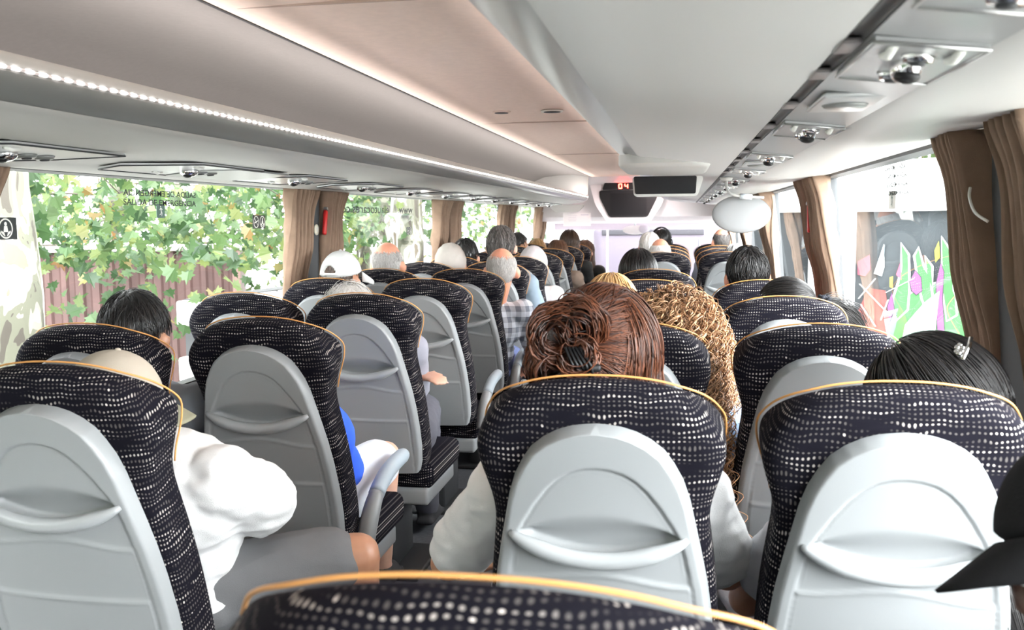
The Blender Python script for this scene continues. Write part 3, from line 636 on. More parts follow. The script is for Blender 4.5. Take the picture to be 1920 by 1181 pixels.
# ------------------------------------------------------------------ seats
AL = R(15); CA, SA = math.cos(AL), math.sin(AL)
def bk(x, t, d): return Vector((x, t * SA + d * CA, 1.158 - t * CA + d * SA))     # back frame: x across, t down, d forward
OUT = [(0, 0), (.05, .002), (.10, .010), (.14, .024), (.168, .040), (.189, .060), (.205, .084), (.216, .108), (.217, .135), (.210, .165), (.199, .20), (.191, .235), (.190, .27), (.196, .315), (.204, .38), (.210, .45), (.214, .55), (.214, .66), (.205, .71), (.18, .735), (.10, .74), (0, .74)]
def seat_proto():
    root = empty('coach_seat', (0, 0, 0))
    # upholstered back, a pillow between rings of the mirrored outline
    pts = [Vector((x, t, 0)) for x, t in OUT]; n = len(pts)
    nor = []
    for i in range(n):
        a = pts[max(i - 1, 0)]; c = pts[min(i + 1, n - 1)]; t = (c - a).normalized(); nor.append(Vector((-t.y, t.x, 0)))   # inward for this winding
    nor[0] = Vector((0, 1, 0)); nor[-1] = Vector((0, -1, 0))
    nor = [Vector((-abs(v.x), v.y, 0)) for v in nor]
    rings = [(.05, .0), (.035, .0012), (.021, .005), (.009, .012), (.002, .023), (0, .037), (0, 1.0), (.004, 1.06), (.012, 1.10), (.03, 1.10), (.06, 1.02)]
    def depth(t):
        return float(np.interp(t, [0, .02, .06, .10, .22, .7], [.055, .062, .095, .122, .10, .10]))
    cols = 9; vs = []; uv = []; fs = []
    def ringpts(ins, dd):
        o = []
        for i, p in enumerate(pts):
            q = p + nor[i] * ins
            if i in (0, n - 1): q.x = 0
            d = dd if dd < .2 else depth(p.y) * dd
            o.append((max(q.x, 0), q.y, d))
        return o
    full = []
    for ins, dd in rings:
        h = ringpts(ins, dd); full.append(h + [(-x, t, d) for x, t, d in reversed(h[1:-1])])
    m_ = len(full[0])
    for k, rg in enumerate(full):
        for x, t, d in rg: vs.append(bk(x, t, d)); wt = max(0.0, 1 - t / .06); uv.append((x + math.copysign(d * (1 - wt), x), -t + d * wt))
    for k in range(len(full) - 1):
        for i in range(m_): j = (i + 1) % m_; fs.append((k * m_ + i, (k + 1) * m_ + i, (k + 1) * m_ + j, k * m_ + j))
    # rear and front faces as strips between mirrored points
    def cap(k, flip):
        base = k * m_; idx = {}
        prev = None
        for i in range(0, n):
            x, t, d = full[k][i]
            if i in (0, n - 1): rowi = [base + i] * (cols + 1)
            else:
                rowi = [base + m_ - i]
                for c in range(1, cols): 
                    q = -x + 2 * x * c / cols; bulge = (-.002 if not flip else -.02) * (1 - (q / max(x, .01)) ** 2)
                    vs.append(bk(q, t, d + bulge)); uv.append((q, -t)); rowi.append(len(vs) - 1)
                rowi.append(base + i)
            if prev:
                for c in range(cols):
                    f = [prev[c], prev[c + 1], rowi[c + 1], rowi[c]]; g = []
                    for q in f:
                        if q not in g: g.append(q)
                    if len(g) > 2: fs.append(tuple(g if flip else reversed(g)))
            prev = rowi
    cap(0, False); cap(len(full) - 1, True)
    b = B().add(vs, fs, uv); o = b.build('upholstered_back', M['moq'], root); o.modifiers.new('s', 'SUBSURF').levels = 1; o.modifiers['s'].render_levels = 1
    # orange piping round the front edge of the head rest
    h = ringpts(-.001, 1.07); path = [bk(-x, t, d) for x, t, d in reversed(h[1:12])] + [bk(x, t, d) for x, t, d in h[0:12]]
    B().tube(smoothpath(path, 60), .0020, 8, up=Vector((0, 1, .3))).build('piping', M['orange'], root)
    # moulded rear shell
    WS = [(.060, 0), (.0615, .020), (.065, .042), (.073, .066), (.087, .091), (.106, .113), (.13, .1285), (.16, .1435), (.20, .156), (.25, .166), (.30, .176), (.36, .187), (.43, .196), (.52, .203), (.60, .204), (.66, .200), (.70, .19)]
    WI = [(.128, 0), (.130, .022), (.137, .044), (.15, .064), (.17, .083), (.20, .104), (.235, .124), (.262, .137), (.30, .147), (.36, .158), (.45, .168), (.55, .173), (.70, .173)]
    def interp(tab, t): return float(np.interp(t, [a for a, _ in tab], [c for _, c in tab]))
    # distance to the inner arch
    arch = np.array([(c, a) for a, c in WI]); dens = []
    for i in range(len(arch) - 1):
        for k in range(12): dens.append(arch[i] + (arch[i + 1] - arch[i]) * k / 12)
    dens = np.array(dens); dens = np.vstack([dens, dens * np.array([-1, 1])])
    nu, nv = 96, 150; vs = []; uv = []
    for j in range(nv + 1):
        q = j / nv; t = .060 + (.70 - .060) * (q ** 1.25)
        wd = interp(WS, t)
        for i in range(nu + 1):
            u = -1 + 2 * i / nu; x = u * wd
            e = min(1, (wd - abs(x)) / .010) if wd > .011 else 0
            te = 1
            d = -.030 - .012 * max(0, 1 - (x / .2) ** 2)
            rim = math.sqrt(max(0, 1 - (1 - min(e, 1)) ** 2))
            dist = float(np.min(np.hypot(dens[:, 0] - x, dens[:, 1] - t)))
            inside = abs(x) < interp(WI, t) and t > .128
            d += .0052 * math.exp(-(dist / .0028) ** 2)
            if inside: d += .004 * min(1, dist / .006)
            if inside:
                hx = max(0, 1 - (x / .142) ** 2); tb = .258 + .034 * hx; ta = .262 - .046 * hx ** .8
                if hx > 0 and ta < t < tb + .012: k = min(1, (t - ta) / max(1e-4, tb - .004 - ta)); q2 = min(1, max(0, (tb + .012 - t) / .014)); d += .021 * math.sin(k * PI * .5) ** 1.5 * min(1, hx * 3) * q2 * q2 * (3 - 2 * q2)
                elif t >= tb: 
                    pass
                # pocket seams
                for t0, am in ((.345, .010), (.475, .0)):
                    ts = t0 - am * math.cos(x / .14 * PI * .9) + .02 * x
                    d -= .0035 * math.exp(-((t - ts) / .0035) ** 2)
                    d -= .0025 / (1 + math.exp(-(t - ts) / .0015))
            d = d * rim
            vs.append(bk(x, t, d)); uv.append((x, -t))
    fs = [(j * (nu + 1) + i, (j + 1) * (nu + 1) + i, (j + 1) * (nu + 1) + i + 1, j * (nu + 1) + i + 1) for j in range(nv) for i in range(nu)]
    sh = B().add(vs, fs, uv).build('back_shell', M['shell'], root)
    path = []; rad = []
    for i in range(33):
        u = -1 + i / 16; x = u * .152; k = 1 - u * u
        path.append(bk(x, .258 + .034 * k, -.036 - .024 * k ** .7)); rad.append(.005 + .0105 * min(1, k * 1.6) ** .7)
    B().tube(path, rad, 12, flat=1.0, up=Vector((0, 1, .2))).build('grab_handle', M['handle'], sh)
    # seat pad, side skirt, pedestal
    o = B().box((0, .50, .43), (.43, .50, .11), .035, seg=3).build('seat_cushion', M['moq'], root)
    bmat = M['shell']
    b = B().box((0, .46, .35), (.40, .44, .07), .015); b.build('seat_pan', bmat, root)
    b = B(); b.box((.0, .44, .17), (.07, .30, .30), .012); b.box((0, .44, .012), (.30, .40, .022), .008); b.build('pedestal', M['dark'], root)
    return root
def armrest_bm(s):
    pa = smoothpath([(.238 * s, .235, .44), (.242 * s, .262, .52), (.245 * s, .32, .585), (.245 * s, .42, .625), (.245 * s, .52, .64), (.245 * s, .66, .645)], 30)
    n = len(pa); k = int(n * .42)
    b1 = B().tube(pa[:k + 1], [.024 + .004 * math.sin(PI * i / k) for i in range(k + 1)], 14, flat=1, up=Vector((1, 0, 0)))
    r2 = [.026 * (1 if i < (n - k - 3) else (.85, .55, .2)[i - (n - k - 3)]) for i in range(n - k)]
    b2 = B().tube(pa[k:], r2[:n - k], 14, flat=1, up=Vector((1, 0, 0)))
    return b1, b2
proto = seat_proto()
arms = {}
for s in (1, -1):
    a, c = armrest_bm(s); o1 = a.build('armrest', M['shell'], None); o2 = c.build('arm_pad', M['armpad'], o1); arms[s] = o1
reg(proto); reg(arms[1]); reg(arms[-1])
YR, YL, PITCH = 1.543, 1.570, .858
COL = {'RA': -.136, 'RW': .353, 'LA': -1.172, 'LW': -1.642}
SEATS = {}
def seat_label(col, k):
    cn = {'RA': 'right-hand aisle', 'RW': 'right window', 'LA': 'left-hand aisle', 'LW': 'left window'}[col]
    sp = {('RA', 0): 'speckled coach seat in the bottom foreground, only its orange-piped top showing', ('RA', 1): 'speckled coach seat with pale shell directly behind the red-haired woman', ('RW', 1): 'speckled coach seat with pale shell behind the glossy black-haired woman at right',
          ('LA', 1): 'speckled coach seat at the left edge, behind the man in white T-shirt', ('LA', 2): 'grey-shelled coach seat before the white T-shirt man, beside the blue sleeve', ('LA', 3): 'grey-shelled coach seat behind the reaching hand and wispy grey hair', ('RW', 0): 'speckled coach seat under the person in the black cap', ('RA', 2): 'coach seat half hidden by the auburn hair, behind the curly-haired woman',
          ('RW', 2): 'empty-looking window coach seat between the pony-tailed woman and black-haired woman', ('RW', 3): 'coach seat behind the woman with black scrunchie and pony tail', ('RW', 4): 'coach seat behind the dark-haired man in red', ('LW', 2): 'coach seat behind the black-haired man by the near left window', ('LA', 5): 'coach seat behind the balding man in plaid shirt',
          ('LW', 4): 'coach seat behind the white backwards cap', ('LW', 5): 'coach seat behind the bald man with white side hair', ('RA', 5): 'coach seat behind the smooth round black hair', ('RA', 8): 'coach seat with pale shell behind the bald man near the front'}
    if (col, k) in sp: return sp[(col, k)]
    return 'dark speckled coach seat in the %s column, %s full row ahead of the camera' % (cn, ordn[k - 1])
used = False
rows = {'RA': [0, 1, 2, 3, 4, 5, 8, 9, 10, 11], 'RW': [0, 1, 2, 3, 4, 8, 9, 10, 11], 'LA': list(range(1, 12)), 'LW': list(range(1, 13))}
TWEAK = {('RW', 0): (.06, -.42, 0), ('RA', 0): (.006, -.15, .031), ('LA', 1): (-.028, 0, 0), ('LW', 2): (0.0, -.11, -.012), ('LW', 1): (0, .02, 0)}
for col, ks in rows.items():
    for k in ks:
        if not used: o = proto; used = True
        else: o = copy_tree(proto)
        dx, dy, dz = TWEAK.get((col, k), (0, 0, 0))
        y = (YR if col[0] == 'R' else YL) + PITCH * (k - 1)
        o.location = (COL[col] + dx, y + dy, dz); SEATS[(col, k)] = o
        tag(o, seat_label(col, k), 'seat', 'dark speckled coach seats')
        if col in ('RA', 'LA') and (col, k) not in (('LA', 1), ('LA', 3), ('RA', 0)):
            s = 1 if col == 'LA' else -1
            copy_tree(arms[s], o)
for s in (1, -1):
    for c in KIDS[arms[s].name]: bpy.data.objects.remove(c)
    bpy.data.objects.remove(arms[s])
# low pale modesty panel before the stairwell
r_ = empty('stairwell_panel', (.39, 5.12, 0), 'low pale blue-grey panel top beside the middle stairwell', 'partition')
edgesplit(B().box((0, 0, .42), (.55, .04, .84), .015).build('panel', M['ltrim'], r_)); B().tube([(-.26, 0, .86), (.26, 0, .86)], .016, 10).build('rail', M['ltrim'], r_)
# ------------------------------------------------------------------ passengers
def ellpt(c, r, d): return Vector((c[0] + d.x * r[0], c[1] + d.y * r[1], c[2] + d.z * r[2]))
HC, HR = Vector((0, -.012, .022)), (.079, .098, .104)
def hairline(d, front=.50, side=.02, back=-.80):
    a = math.atan2(d.x, d.y); a = abs(a) / PI                       # 0 front .. 1 back
    if a < .5: k = max(0, (a - .22) / .28); lim = front + (side - front) * (k * k * (3 - 2 * k))
    else: k = min(1, (a - .5) / .25); lim = side + (back - side) * (k * k * (3 - 2 * k))
    return d.z - lim
def cap_mesh(off, cov, bumps=.004, seed=0, nu=56, nv=36, rr=None):
    rr = rr or HR; vs = []; fs = []; uv = []; idx = {}
    for i in range(nv + 1):
        th = PI * i / nv
        for j in range(nu):
            ph = 2 * PI * j / nu; d = Vector((math.sin(th) * math.sin(ph), math.sin(th) * math.cos(ph), math.cos(th)))
            n = noise.noise(Vector((d.x * 6 + seed, d.y * 6, d.z * 3))); c = cov(d)
            o = off * max(-.4, min(1, (c + .02) * 9)) + bumps * n
            vs.append(ellpt(HC, (rr[0] + o, rr[1] + o, rr[2] + o), d)); uv.append((.5 + .5 * noise.noise(Vector((d.x * 20, d.y * 20 + seed, d.z * 2))), 0)); idx[(i, j)] = c
    for i in range(nv):
        for j in range(nu):
            k = (j + 1) % nu
            if max(idx[(i, j)], idx[(i + 1, j)], idx[(i, k)], idx[(i + 1, k)]) > -.02: fs.append((i * nu + j, (i + 1) * nu + j, (i + 1) * nu + k, i * nu + k))
    return B().add(vs, fs, uv)
def strands(b, cov, n, length, step=.012, lift=(.004, .014), crown=Vector((0, -.045, .128)), w=.0011, curl=0, cf=90, seed=1, grav=.35, target=None, wave=.0, hang=True, roots=None, sides=3, side_pull=None):
    rr = random.Random(seed); made = 0; tries = 0
    while made < n and tries < n * 12:
        tries += 1
        d = Vector((rr.gauss(0, 1), rr.gauss(0, 1), rr.gauss(0, 1))).normalized()
        if cov(d) < 0: continue
        lf = rr.uniform(*lift); p = ellpt(HC, [q + lf for q in HR], d); ln = length * rr.uniform(.75, 1.15); k = 0; path = [p.copy()]; wob = Vector((rr.gauss(0, 1), rr.gauss(0, 1), rr.gauss(0, 1))) * wave; ph = rr.uniform(0, 6.3)
        free = False
        while k * step < ln:
            k += 1; e = p - HC; g = Vector((e.x / HR[0] ** 2, e.y / HR[1] ** 2, e.z / HR[2] ** 2)).normalized()
            if target is not None: f = (target - p)
            else: f = (p - crown).normalized() + Vector((0, 0, -grav))
            if target is not None and f.length < .03: break
            f = f.normalized() + wob
            if hang and not free and target is None and e.z < -.02: free = True
            if free: v = (Vector((0, -.03, -1)) + Vector((e.x, e.y, 0)) * .6 + wob * .6).normalized()
            else: v = f - g * f.dot(g); v = v.normalized() if v.length > 1e-4 else Vector((0, 0, -1))
            p = p + v * step
            if not free:
                e = p - HC; q = math.sqrt((e.x / (HR[0] + lf)) ** 2 + (e.y / (HR[1] + lf)) ** 2 + (e.z / (HR[2] + lf)) ** 2); p = HC + e / q
            path.append(p.copy())
        if curl:
            hd = []; cr = curl * rr.uniform(.6, 1.3)
            for i, q in enumerate(path):
                t = (path[min(i + 1, len(path) - 1)] - path[max(i - 1, 0)]).normalized(); a = t.cross(Vector((.3, .9, .2))).normalized(); c = t.cross(a); s_ = i * step * cf + ph; m_ = cr * min(1, i / 3)
                hd.append(q + a * math.cos(s_) * m_ + c * math.sin(s_) * m_)
            path = hd
        if len(path) > 2:
            m_ = len(path); b.tube(path, [w * (1 - .5 * i / m_) for i in range(m_)], sides, cap=False, uvu=rr.random()); made += 1
    return b
def body_build(P):
    b = B(); J = P
    # torso
    b.ell(J['pelvis'], (.155, .115, .10)); b.limb(J['pelvis'], J['belly'], .12, .125); b.ell(J['belly'], (.15, .11, .12)); b.limb(J['belly'], J['chest'], .12, .13); b.ell(J['chest'], (.165, .115, .14))
    sh = (Vector(J['shL']) + Vector(J['shR'])) / 2
    b.limb(J['shL'], J['shR'], .055, .055); b.limb(sh, J['neck'], .08, .06); hd = J['_head']; b.limb(J['neck'], hd @ Vector((0, -.02, -.07)), .056, .053)
    for s in 'LR':
        b.ell(J['sh' + s], (.062, .062, .062)); b.limb(J['sh' + s], J['el' + s], .050, .039); b.limb(J['el' + s], J['wr' + s], .040, .026)
        b.limb(J['hip' + s], J['kn' + s], .085, .058); b.limb(J['kn' + s], J['an' + s], .056, .038); b.limb(J['an' + s], J['to' + s], .042, .034)
        hand(b, Vector(J['el' + s]), Vector(J['wr' + s]), 1 if s == 'L' else -1, J.get('curl' + s, .6), J.get('palm' + s))
    head(b, hd)
    return b
def hand(b, el, wr, thumb, curl, palm=None):
    f = (wr - el).normalized(); dn = Vector(palm) if palm else Vector((0, 0, -1)); dn = (dn - f * dn.dot(f)).normalized(); sd = f.cross(dn) * thumb     # towards the thumb side
    c = wr + f * .045
    for k in (-1, -.33, .33, 1): b.limb(wr + f * .015 + sd * k * .014, wr + f * .085 + sd * k * .030, .015, .0125, 8)
    ln = {1: .070, .33: .078, -.33: .073, -1: .058}
    for k in (1, .33, -.33, -1):
        p = wr + f * .088 + sd * k * .031; d = f.copy(); L_ = ln[k]
        for j, q in enumerate((.45, .32, .25)):
            a = curl * (.45 + .5 * j) * (1 + .1 * k); dd = (f * math.cos(a) + dn * math.sin(a)).normalized(); p2 = p + dd * L_ * q * 1.1; b.limb(p, p2, .0092 - .0007 * j, .0088 - .0009 * j, 8); p = p2
    p = wr + f * .03 + sd * .026; p2 = p + (f * .55 + sd * .75 + dn * .25).normalized() * .042; b.limb(p, p2, .0125, .011, 8); p3 = p2 + (f * .85 + sd * .35 + dn * .35).normalized() * .034; b.limb(p2, p3, .011, .0085, 8)
def head(b, hd):
    T = lambda v: hd @ Vector(v); r3 = hd.to_3x3()
    b.ell(T(HC), HR, r3); b.ell(T((0, .022, -.045)), (.058, .066, .072), r3); b.ell(T((0, .06, -.088)), (.026, .022, .020), r3)      # skull, jaw, chin
    b.ell(T((0, .086, -.03)), (.0125, .018, .016), r3); b.limb(T((0, .082, .012)), T((0, .094, -.028)), .009, .011, 8)                                  # nose
    b.ell(T((0, .080, .020)), (.055, .014, .012), r3); b.ell(T((0, .078, -.062)), (.024, .012, .009), r3)                                                # brow, lips
    for s in (-1, 1):
        rt = r3 @ Matrix.Rotation(R(18 * s), 3, 'Z'); rt = r3 @ Matrix.Rotation(R(-26 * s), 3, 'Z'); b.ell(T((.093 * s, -.016, -.012)), (.0085, .023, .034), rt); b.ell(T((.084 * s, -.002, -.034)), (.010, .013, .014), r3)
        b.ell(T((.045 * s, .062, -.02)), (.02, .02, .02), r3)
def default_pose():
    P = dict(pelvis=(0, .0, .10), belly=(0, -.04, .23), chest=(0, -.10, .38), neck=(0, -.135, .53), shL=(-.175, -.13, .47), shR=(.175, -.13, .47), elL=(-.23, .04, .25), elR=(.23, .04, .25), wrL=(-.13, .24, .20), wrR=(.13, .24, .20),
             hipL=(-.09, .03, .09), hipR=(.09, .03, .09), knL=(-.12, .43, .11), knR=(.12, .43, .11), anL=(-.12, .47, -.35), anR=(.12, .47, -.35), toL=(-.13, .58, -.41), toR=(.13, .58, -.41), head=(0, -.13, .70), yaw=0, pitch=0, roll=0)
    return P
def person(name_label, seat, px, py, headY=.22, hair='short', haircol='black', skin='light', shirt=(.6, .6, .6), trous=(.08, .09, .12), pose=None, sleeve=.62, voxel=.012, extra=None, hn=500, legs='long', body_dz=None, group=None, hs=1.0, shift=(0, 0), fat=1.0):
    col, k = seat; sx = COL[col]; sy = (YR if col[0] == 'R' else YL) + PITCH * (k - 1)
    t = at(px, py, Y=sy + headY); P = default_pose(); P.update(pose or {})
    sx += shift[0]; root = empty('person', (sx, sy + .40 + shift[1], .47), name_label, 'person', group)
    HT = .135 * hs                                                    # crown above the head centre, hair included
    hx, hz = t.x - sx, t.z - HT - .47; hy = headY - .40 - shift[1]
    dx, dz, dy = hx, hz - .70, hy + .13
    P['head'] = (hx, hy, hz)
    fr = {'belly': .25, 'chest': .55, 'neck': .9, 'shL': .8, 'shR': .8, 'elL': .6, 'elR': .6}
    for q, a in fr.items():
        if pose and q in pose: continue
        x, y, z = P[q]; P[q] = (x + dx * a, y + dy * a, z + dz * (a if q[:2] != 'el' else .45))
    if col == 'LW': P['shL'] = (max(P['shL'][0], -.145), *P['shL'][1:]); P['elL'] = (max(P['elL'][0], -.165), *P['elL'][1:])
    if col == 'RW' and k: P['shR'] = (min(P['shR'][0], .15), *P['shR'][1:]); P['elR'] = (min(P['elR'][0], .19), *P['elR'][1:])
    hd = Matrix.Translation(P['head']) @ Matrix.Rotation(R(P['yaw']), 4, 'Z') @ Matrix.Rotation(R(P['pitch']), 4, 'X') @ Matrix.Rotation(R(P['roll']), 4, 'Y') @ Matrix.Scale(hs, 4)
    P['_head'] = hd
    me = bake(body_build(P), 'body', voxel * (.75 if voxel < .01 else 1), 2); body = link('body', me, SKIN[skin], root)
    # shirt: torso and sleeves a little proud of the skin
    b = B(); V = lambda q: Vector(P[q])
    b.ell(P['pelvis'], (.165, .125, .10)); b.limb(P['pelvis'], P['belly'], .132, .138); b.ell(P['belly'], (.165, .125, .13)); b.limb(P['belly'], P['chest'], .135, .142); b.ell(P['chest'], (.182, .13, .15)); b.limb(P['shL'], P['shR'], .070, .070)
    sh = (V('shL') + V('shR')) / 2; b.limb(sh, sh + (V('neck') - sh) * .55, .088, .072)
    for s in 'LR':
        sl = sleeve if isinstance(sleeve, (int, float)) else sleeve['LR'.index(s)]
        b.ell(P['sh' + s], (.076, .076, .076))
        if sl <= 1: b.limb(P['sh' + s], V('sh' + s).lerp(V('el' + s), sl), .066 * fat, .070 * fat)
        else: b.limb(P['sh' + s], P['el' + s], .064, .054); b.limb(P['el' + s], V('el' + s).lerp(V('wr' + s), min(.95, sl - 1)), .054, .042)
    me = bake(b, 'shirt', voxel, 3, wrinkle=.0065 if voxel < .011 else .003, wscale=13, seed=hash(name_label) % 7 if False else k * 1.3)
    link('shirt', me, _cl['plaid'] if shirt == 'plaid' else cloth('shirt_cloth_%d_%d_%d' % tuple(int(c * 100) for c in shirt), shirt), root)
    b = B(); b.ell((P['pelvis'][0], P['pelvis'][1] + .01, P['pelvis'][2] - .01), (.175, .135, .095))
    for s in 'LR':
        if legs == 'long': b.limb(P['hip' + s], P['kn' + s], .098, .074); b.limb(P['kn' + s], P['an' + s], .073, .056)
        else: b.limb(P['hip' + s], V('hip' + s).lerp(V('kn' + s), .78), .102, .088)
    me = bake(b, 'trousers', voxel, 3, wrinkle=.005 if voxel < .011 else .003, seed=3 + k); link('trousers' if legs == 'long' else 'shorts', me, cloth('trouser_cloth_%d_%d_%d' % tuple(int(c * 100) for c in trous), trous), root)
    for s in 'LR':
        a, c = V('an' + s), V('to' + s); d = (c - a); d.z = 0; b = B(); b.limb(a + Vector((0, 0, -.02)), c + Vector((0, 0, .005)), .052, .043); b.box(tuple((a + c) / 2 + Vector((0, .01, 0)) * 0 + Vector((0, 0, -.035))), (.085, .24, .03), .012)
        link('shoe', bake(b, 'shoe', .012, 2), cloth('shoe_cloth', (.06, .06, .065)), root)
        e = B().ell(hd @ Vector((.031 * (1 if s == 'R' else -1), .083, -.002)), (.0115, .0115, .0115)).build('eye', M['stwhite'], body)
    # hair, in the frame of the head
    H = HAIR.get(haircol); hb = None; cov = hairline; seed = k * 7 + len(name_label)
    def put(bb, nm, m, par=root):
        vs = [hd @ Vector(v) for v in bb.v]; bb.v = [tuple(v) for v in vs]; return bb.build(nm, m, par)
    hw = .0011 * (1 if voxel < .011 else 2.0)
    if hair == 'short':
        bb = cap_mesh(.010 if not extra else .004, cov, .004 if not extra else .001, seed); strands(bb, lambda d: cov(d) - .03, hn, .045, .009, ((.001, .006) if extra and extra is not phones else (.006, .017)), w=hw, seed=seed, hang=False, wave=.25); put(bb, 'hair', H)
    elif hair == 'ring':                                              # bald crown, hair round the back and sides
        cv = lambda d: min(hairline(d, .9, -.15, -.8), .42 - d.z if d.y < .3 else -1)
        bb = cap_mesh(.006, cv, .003, seed); strands(bb, cv, hn, .03, .008, (.002, .008), w=hw, seed=seed, hang=False, wave=.25); put(bb, 'hair', H)
    elif hair == 'thin':
        cv = lambda d: hairline(d, .9, -.12, -.8); bb = B(); strands(bb, lambda d: min(cv(d), (.50 if d.y < 0 else .2) + .14 * noise.noise(d * 14) - d.z + .0), hn * 3, .028, .008, (.0, .006), w=hw, seed=seed, hang=False, wave=.25); bb2 = cap_mesh(.002, lambda d: min(cv(d), .34 + .12 * noise.noise(d * 5) - d.z), .002, seed); bb.add(bb2.v, bb2.f, bb2.uv); put(bb, 'hair', H)
    elif hair == 'long':
        bb = cap_mesh(.014, cov, .003, seed); strands(bb, lambda d: cov(d), hn, .30, .014, (.012, .022), crown=Vector((0, .0, .14)), w=hw * 1.1, seed=seed, wave=.05); put(bb, 'hair', H)
    elif hair == 'curly':
        bb = cap_mesh(.03, cov, .012, seed); strands(bb, lambda d: cov(d), hn, .42, .007, (.022, .085), w=.0021, curl=.013, cf=115, seed=seed, wave=.12, grav=.5); put(bb, 'hair', H)
    elif hair == 'wispy':
        bb = cap_mesh(.006, cov, .003, seed); strands(bb, cov, hn, .10, .01, (.008, .03), w=.0009, seed=seed, hang=False, wave=.5); put(bb, 'hair', H)
    if extra: extra(P, hd, put, root, H, voxel)
    return root
def to_target(tgt, n, seed, lift=(.012, .02), crownshift=None):
    def f(P, hd, put, root, H, vx):
        pass
    return f
def dome(offs, cov, nm, m, bumps=.0, ridges=0):
    def f(P, hd, put, root, H, vx):
        bb = cap_mesh(offs, cov, bumps, 3)
        if ridges:
            for i, v in enumerate(bb.v):
                e = Vector(v) - HC; a = math.atan2(e.x, e.z + .05); e *= 1 + ridges * math.sin(a * 22); bb.v[i] = tuple(HC + e)
        o = put(bb, nm, m); return o
    return f
def cap_extra(m, brim_yaw, under=True, m2=None, opening=True, tip=0, nar=1.0):
    def f(P, hd, put, root, H, vx):
        Rz = Matrix.Rotation(R(brim_yaw), 3, 'Z')
        def cv(d):
            q = Rz.inverted() @ d
            lim = .02 + .10 * q.y
            if opening and q.y < -.55 and math.hypot(q.x * 1.0, (d.z - .10) * 1.0) < .36 and d.z > .13: return -1
            return d.z - lim
        bb = cap_mesh(.016, cv, .001, 5, 72, 56); cr = put(bb, 'cap_crown', m)
        bb = B(); vs = []; n = 28; rows_ = 8                               # the peak
        for i in range(rows_ + 1):
            for j in range(n + 1):
                a = -1.05 + 2.1 * j / n; rad = (.112 + .001) + (.075 * math.cos(a * .9) ** .6 if abs(a) < 1.05 else 0) * i / rows_
                x, y = math.sin(a) * rad * .86 * (1 - (1 - nar) * i / rows_), math.cos(a) * rad; z = HC.z + .012 - .030 * i / rows_ - .35 * x * x * 6 * nar * i / rows_ + tip * i / rows_
                vs.append(HC * 0 + (Rz @ Vector((x, y - .012, 0))) + Vector((0, 0, z)))
        fs = [(i * (n + 1) + j, i * (n + 1) + j + 1, (i + 1) * (n + 1) + j + 1, (i + 1) * (n + 1) + j) for i in range(rows_) for j in range(n)]
        bb.add(vs, fs); o = put(bb, 'cap_peak', m2 or m, cr); so = o.modifiers.new('t', 'SOLIDIFY'); so.thickness = .004; so.offset = 0
        bb = B().ell((HC.x, HC.y, HC.z + HR[2] + .016), (.007, .007, .005)); put(bb, 'cap_button', m, cr)
        if opening:                                                    # strap over the rear opening
            bb = B(); 
            for j in range(21):
                pass
            path = []
            for j in range(21):
                a = PI - .52 + 1.04 * j / 20; q = Rz @ Vector((math.sin(a), math.cos(a), 0)); path.append(ellpt(HC, [r_ + .017 for r_ in HR], Vector((q.x * .995, q.y * .995, .07))))
            bb.tube(path, .008, 6, flat=.35, up=Vector((0, 0, 1)).cross(Vector((0, 0, 1))) if False else Vector((0, 0, 1))); put(bb, 'cap_strap', m, cr)
            q = path[13]; bb = B().box(tuple(q), (.022, .008, .016), .003); put(bb, 'cap_buckle', M['steel'], cr)
    return f
# auburn updo held by a clip
def updo(P, hd, put, root, H, vx):
    cov = lambda d: hairline(d, .5, -.05, -.8)
    bb = cap_mesh(.020, cov, .008, 2); tg = Vector((-.060, -.105, .055))
    strands(bb, cov, 2600, .26, .012, (.018, .034), w=.0012, seed=4, target=tg, wave=.16, hang=False)
    # loose fall of hair down the right side
    strands(bb, lambda d: min(cov(d), d.x - .35, .6 - d.y), 700, .22, .014, (.024, .04), w=.0012, seed=8, wave=.10)
    strands(bb, lambda d: min(cov(d), -d.x - .5), 250, .20, .014, (.018, .03), w=.0012, seed=18, wave=.12)
    hair = put(bb, 'hair', H); rr = random.Random(9); b2 = B()
    for c, r0, r1, n, ax in (((-.085, -.115, .070), .020, .052, 300, (0, 1, 0)), ((-.038, -.125, .092), .018, .044, 240, (.5, 1, .2)), ((-.105, -.100, .015), .018, .040, 200, (-.5, 1, .3)), ((-.045, -.135, .030), .014, .036, 150, (.2, 1, -.5)), ((-.05, -.105, .10), .02, .04, 120, (0, .6, .8))):
        ax = Vector(ax).normalized(); u = ax.cross(Vector((0, 0, 1))).normalized(); v = ax.cross(u)
        for _ in range(n):
            q = rr.uniform(0, 6.3); ln = rr.uniform(2.2, 4.6); r_ = rr.uniform(r0, r1); dy = rr.gauss(0, .011) * (1 + 20 * (r1 - r_)); path = []
            for i in range(13):
                a = q + ln * i / 12; rad = r_ * (1 + .12 * math.sin(i * .8 + q)); path.append(Vector(c) + u * math.cos(a) * rad + v * math.sin(a) * rad * 1.1 + ax * (dy + .012 * math.sin(a * 1.3 + q)))
            b2.tube(path, .0014, 3, cap=False, uvu=min(1, max(0, rr.gauss(.55 if r_ > (r0 + r1) / 2 else .2, .22))))
    put(b2, 'twisted_bun', H, hair); b2 = B()
    for a in range(5): b2.tube([(-.05 + .008 * a, -.15, .0 - .012 * a + .03), (-.058 + .008 * a, -.168, .025), (-.07 + .006 * a, -.155, .055)], .003, 6)
    b2.box((-.03, -.155, .018), (.045, .012, .014), .005); put(b2, 'hair_clip', M['black'], hair)
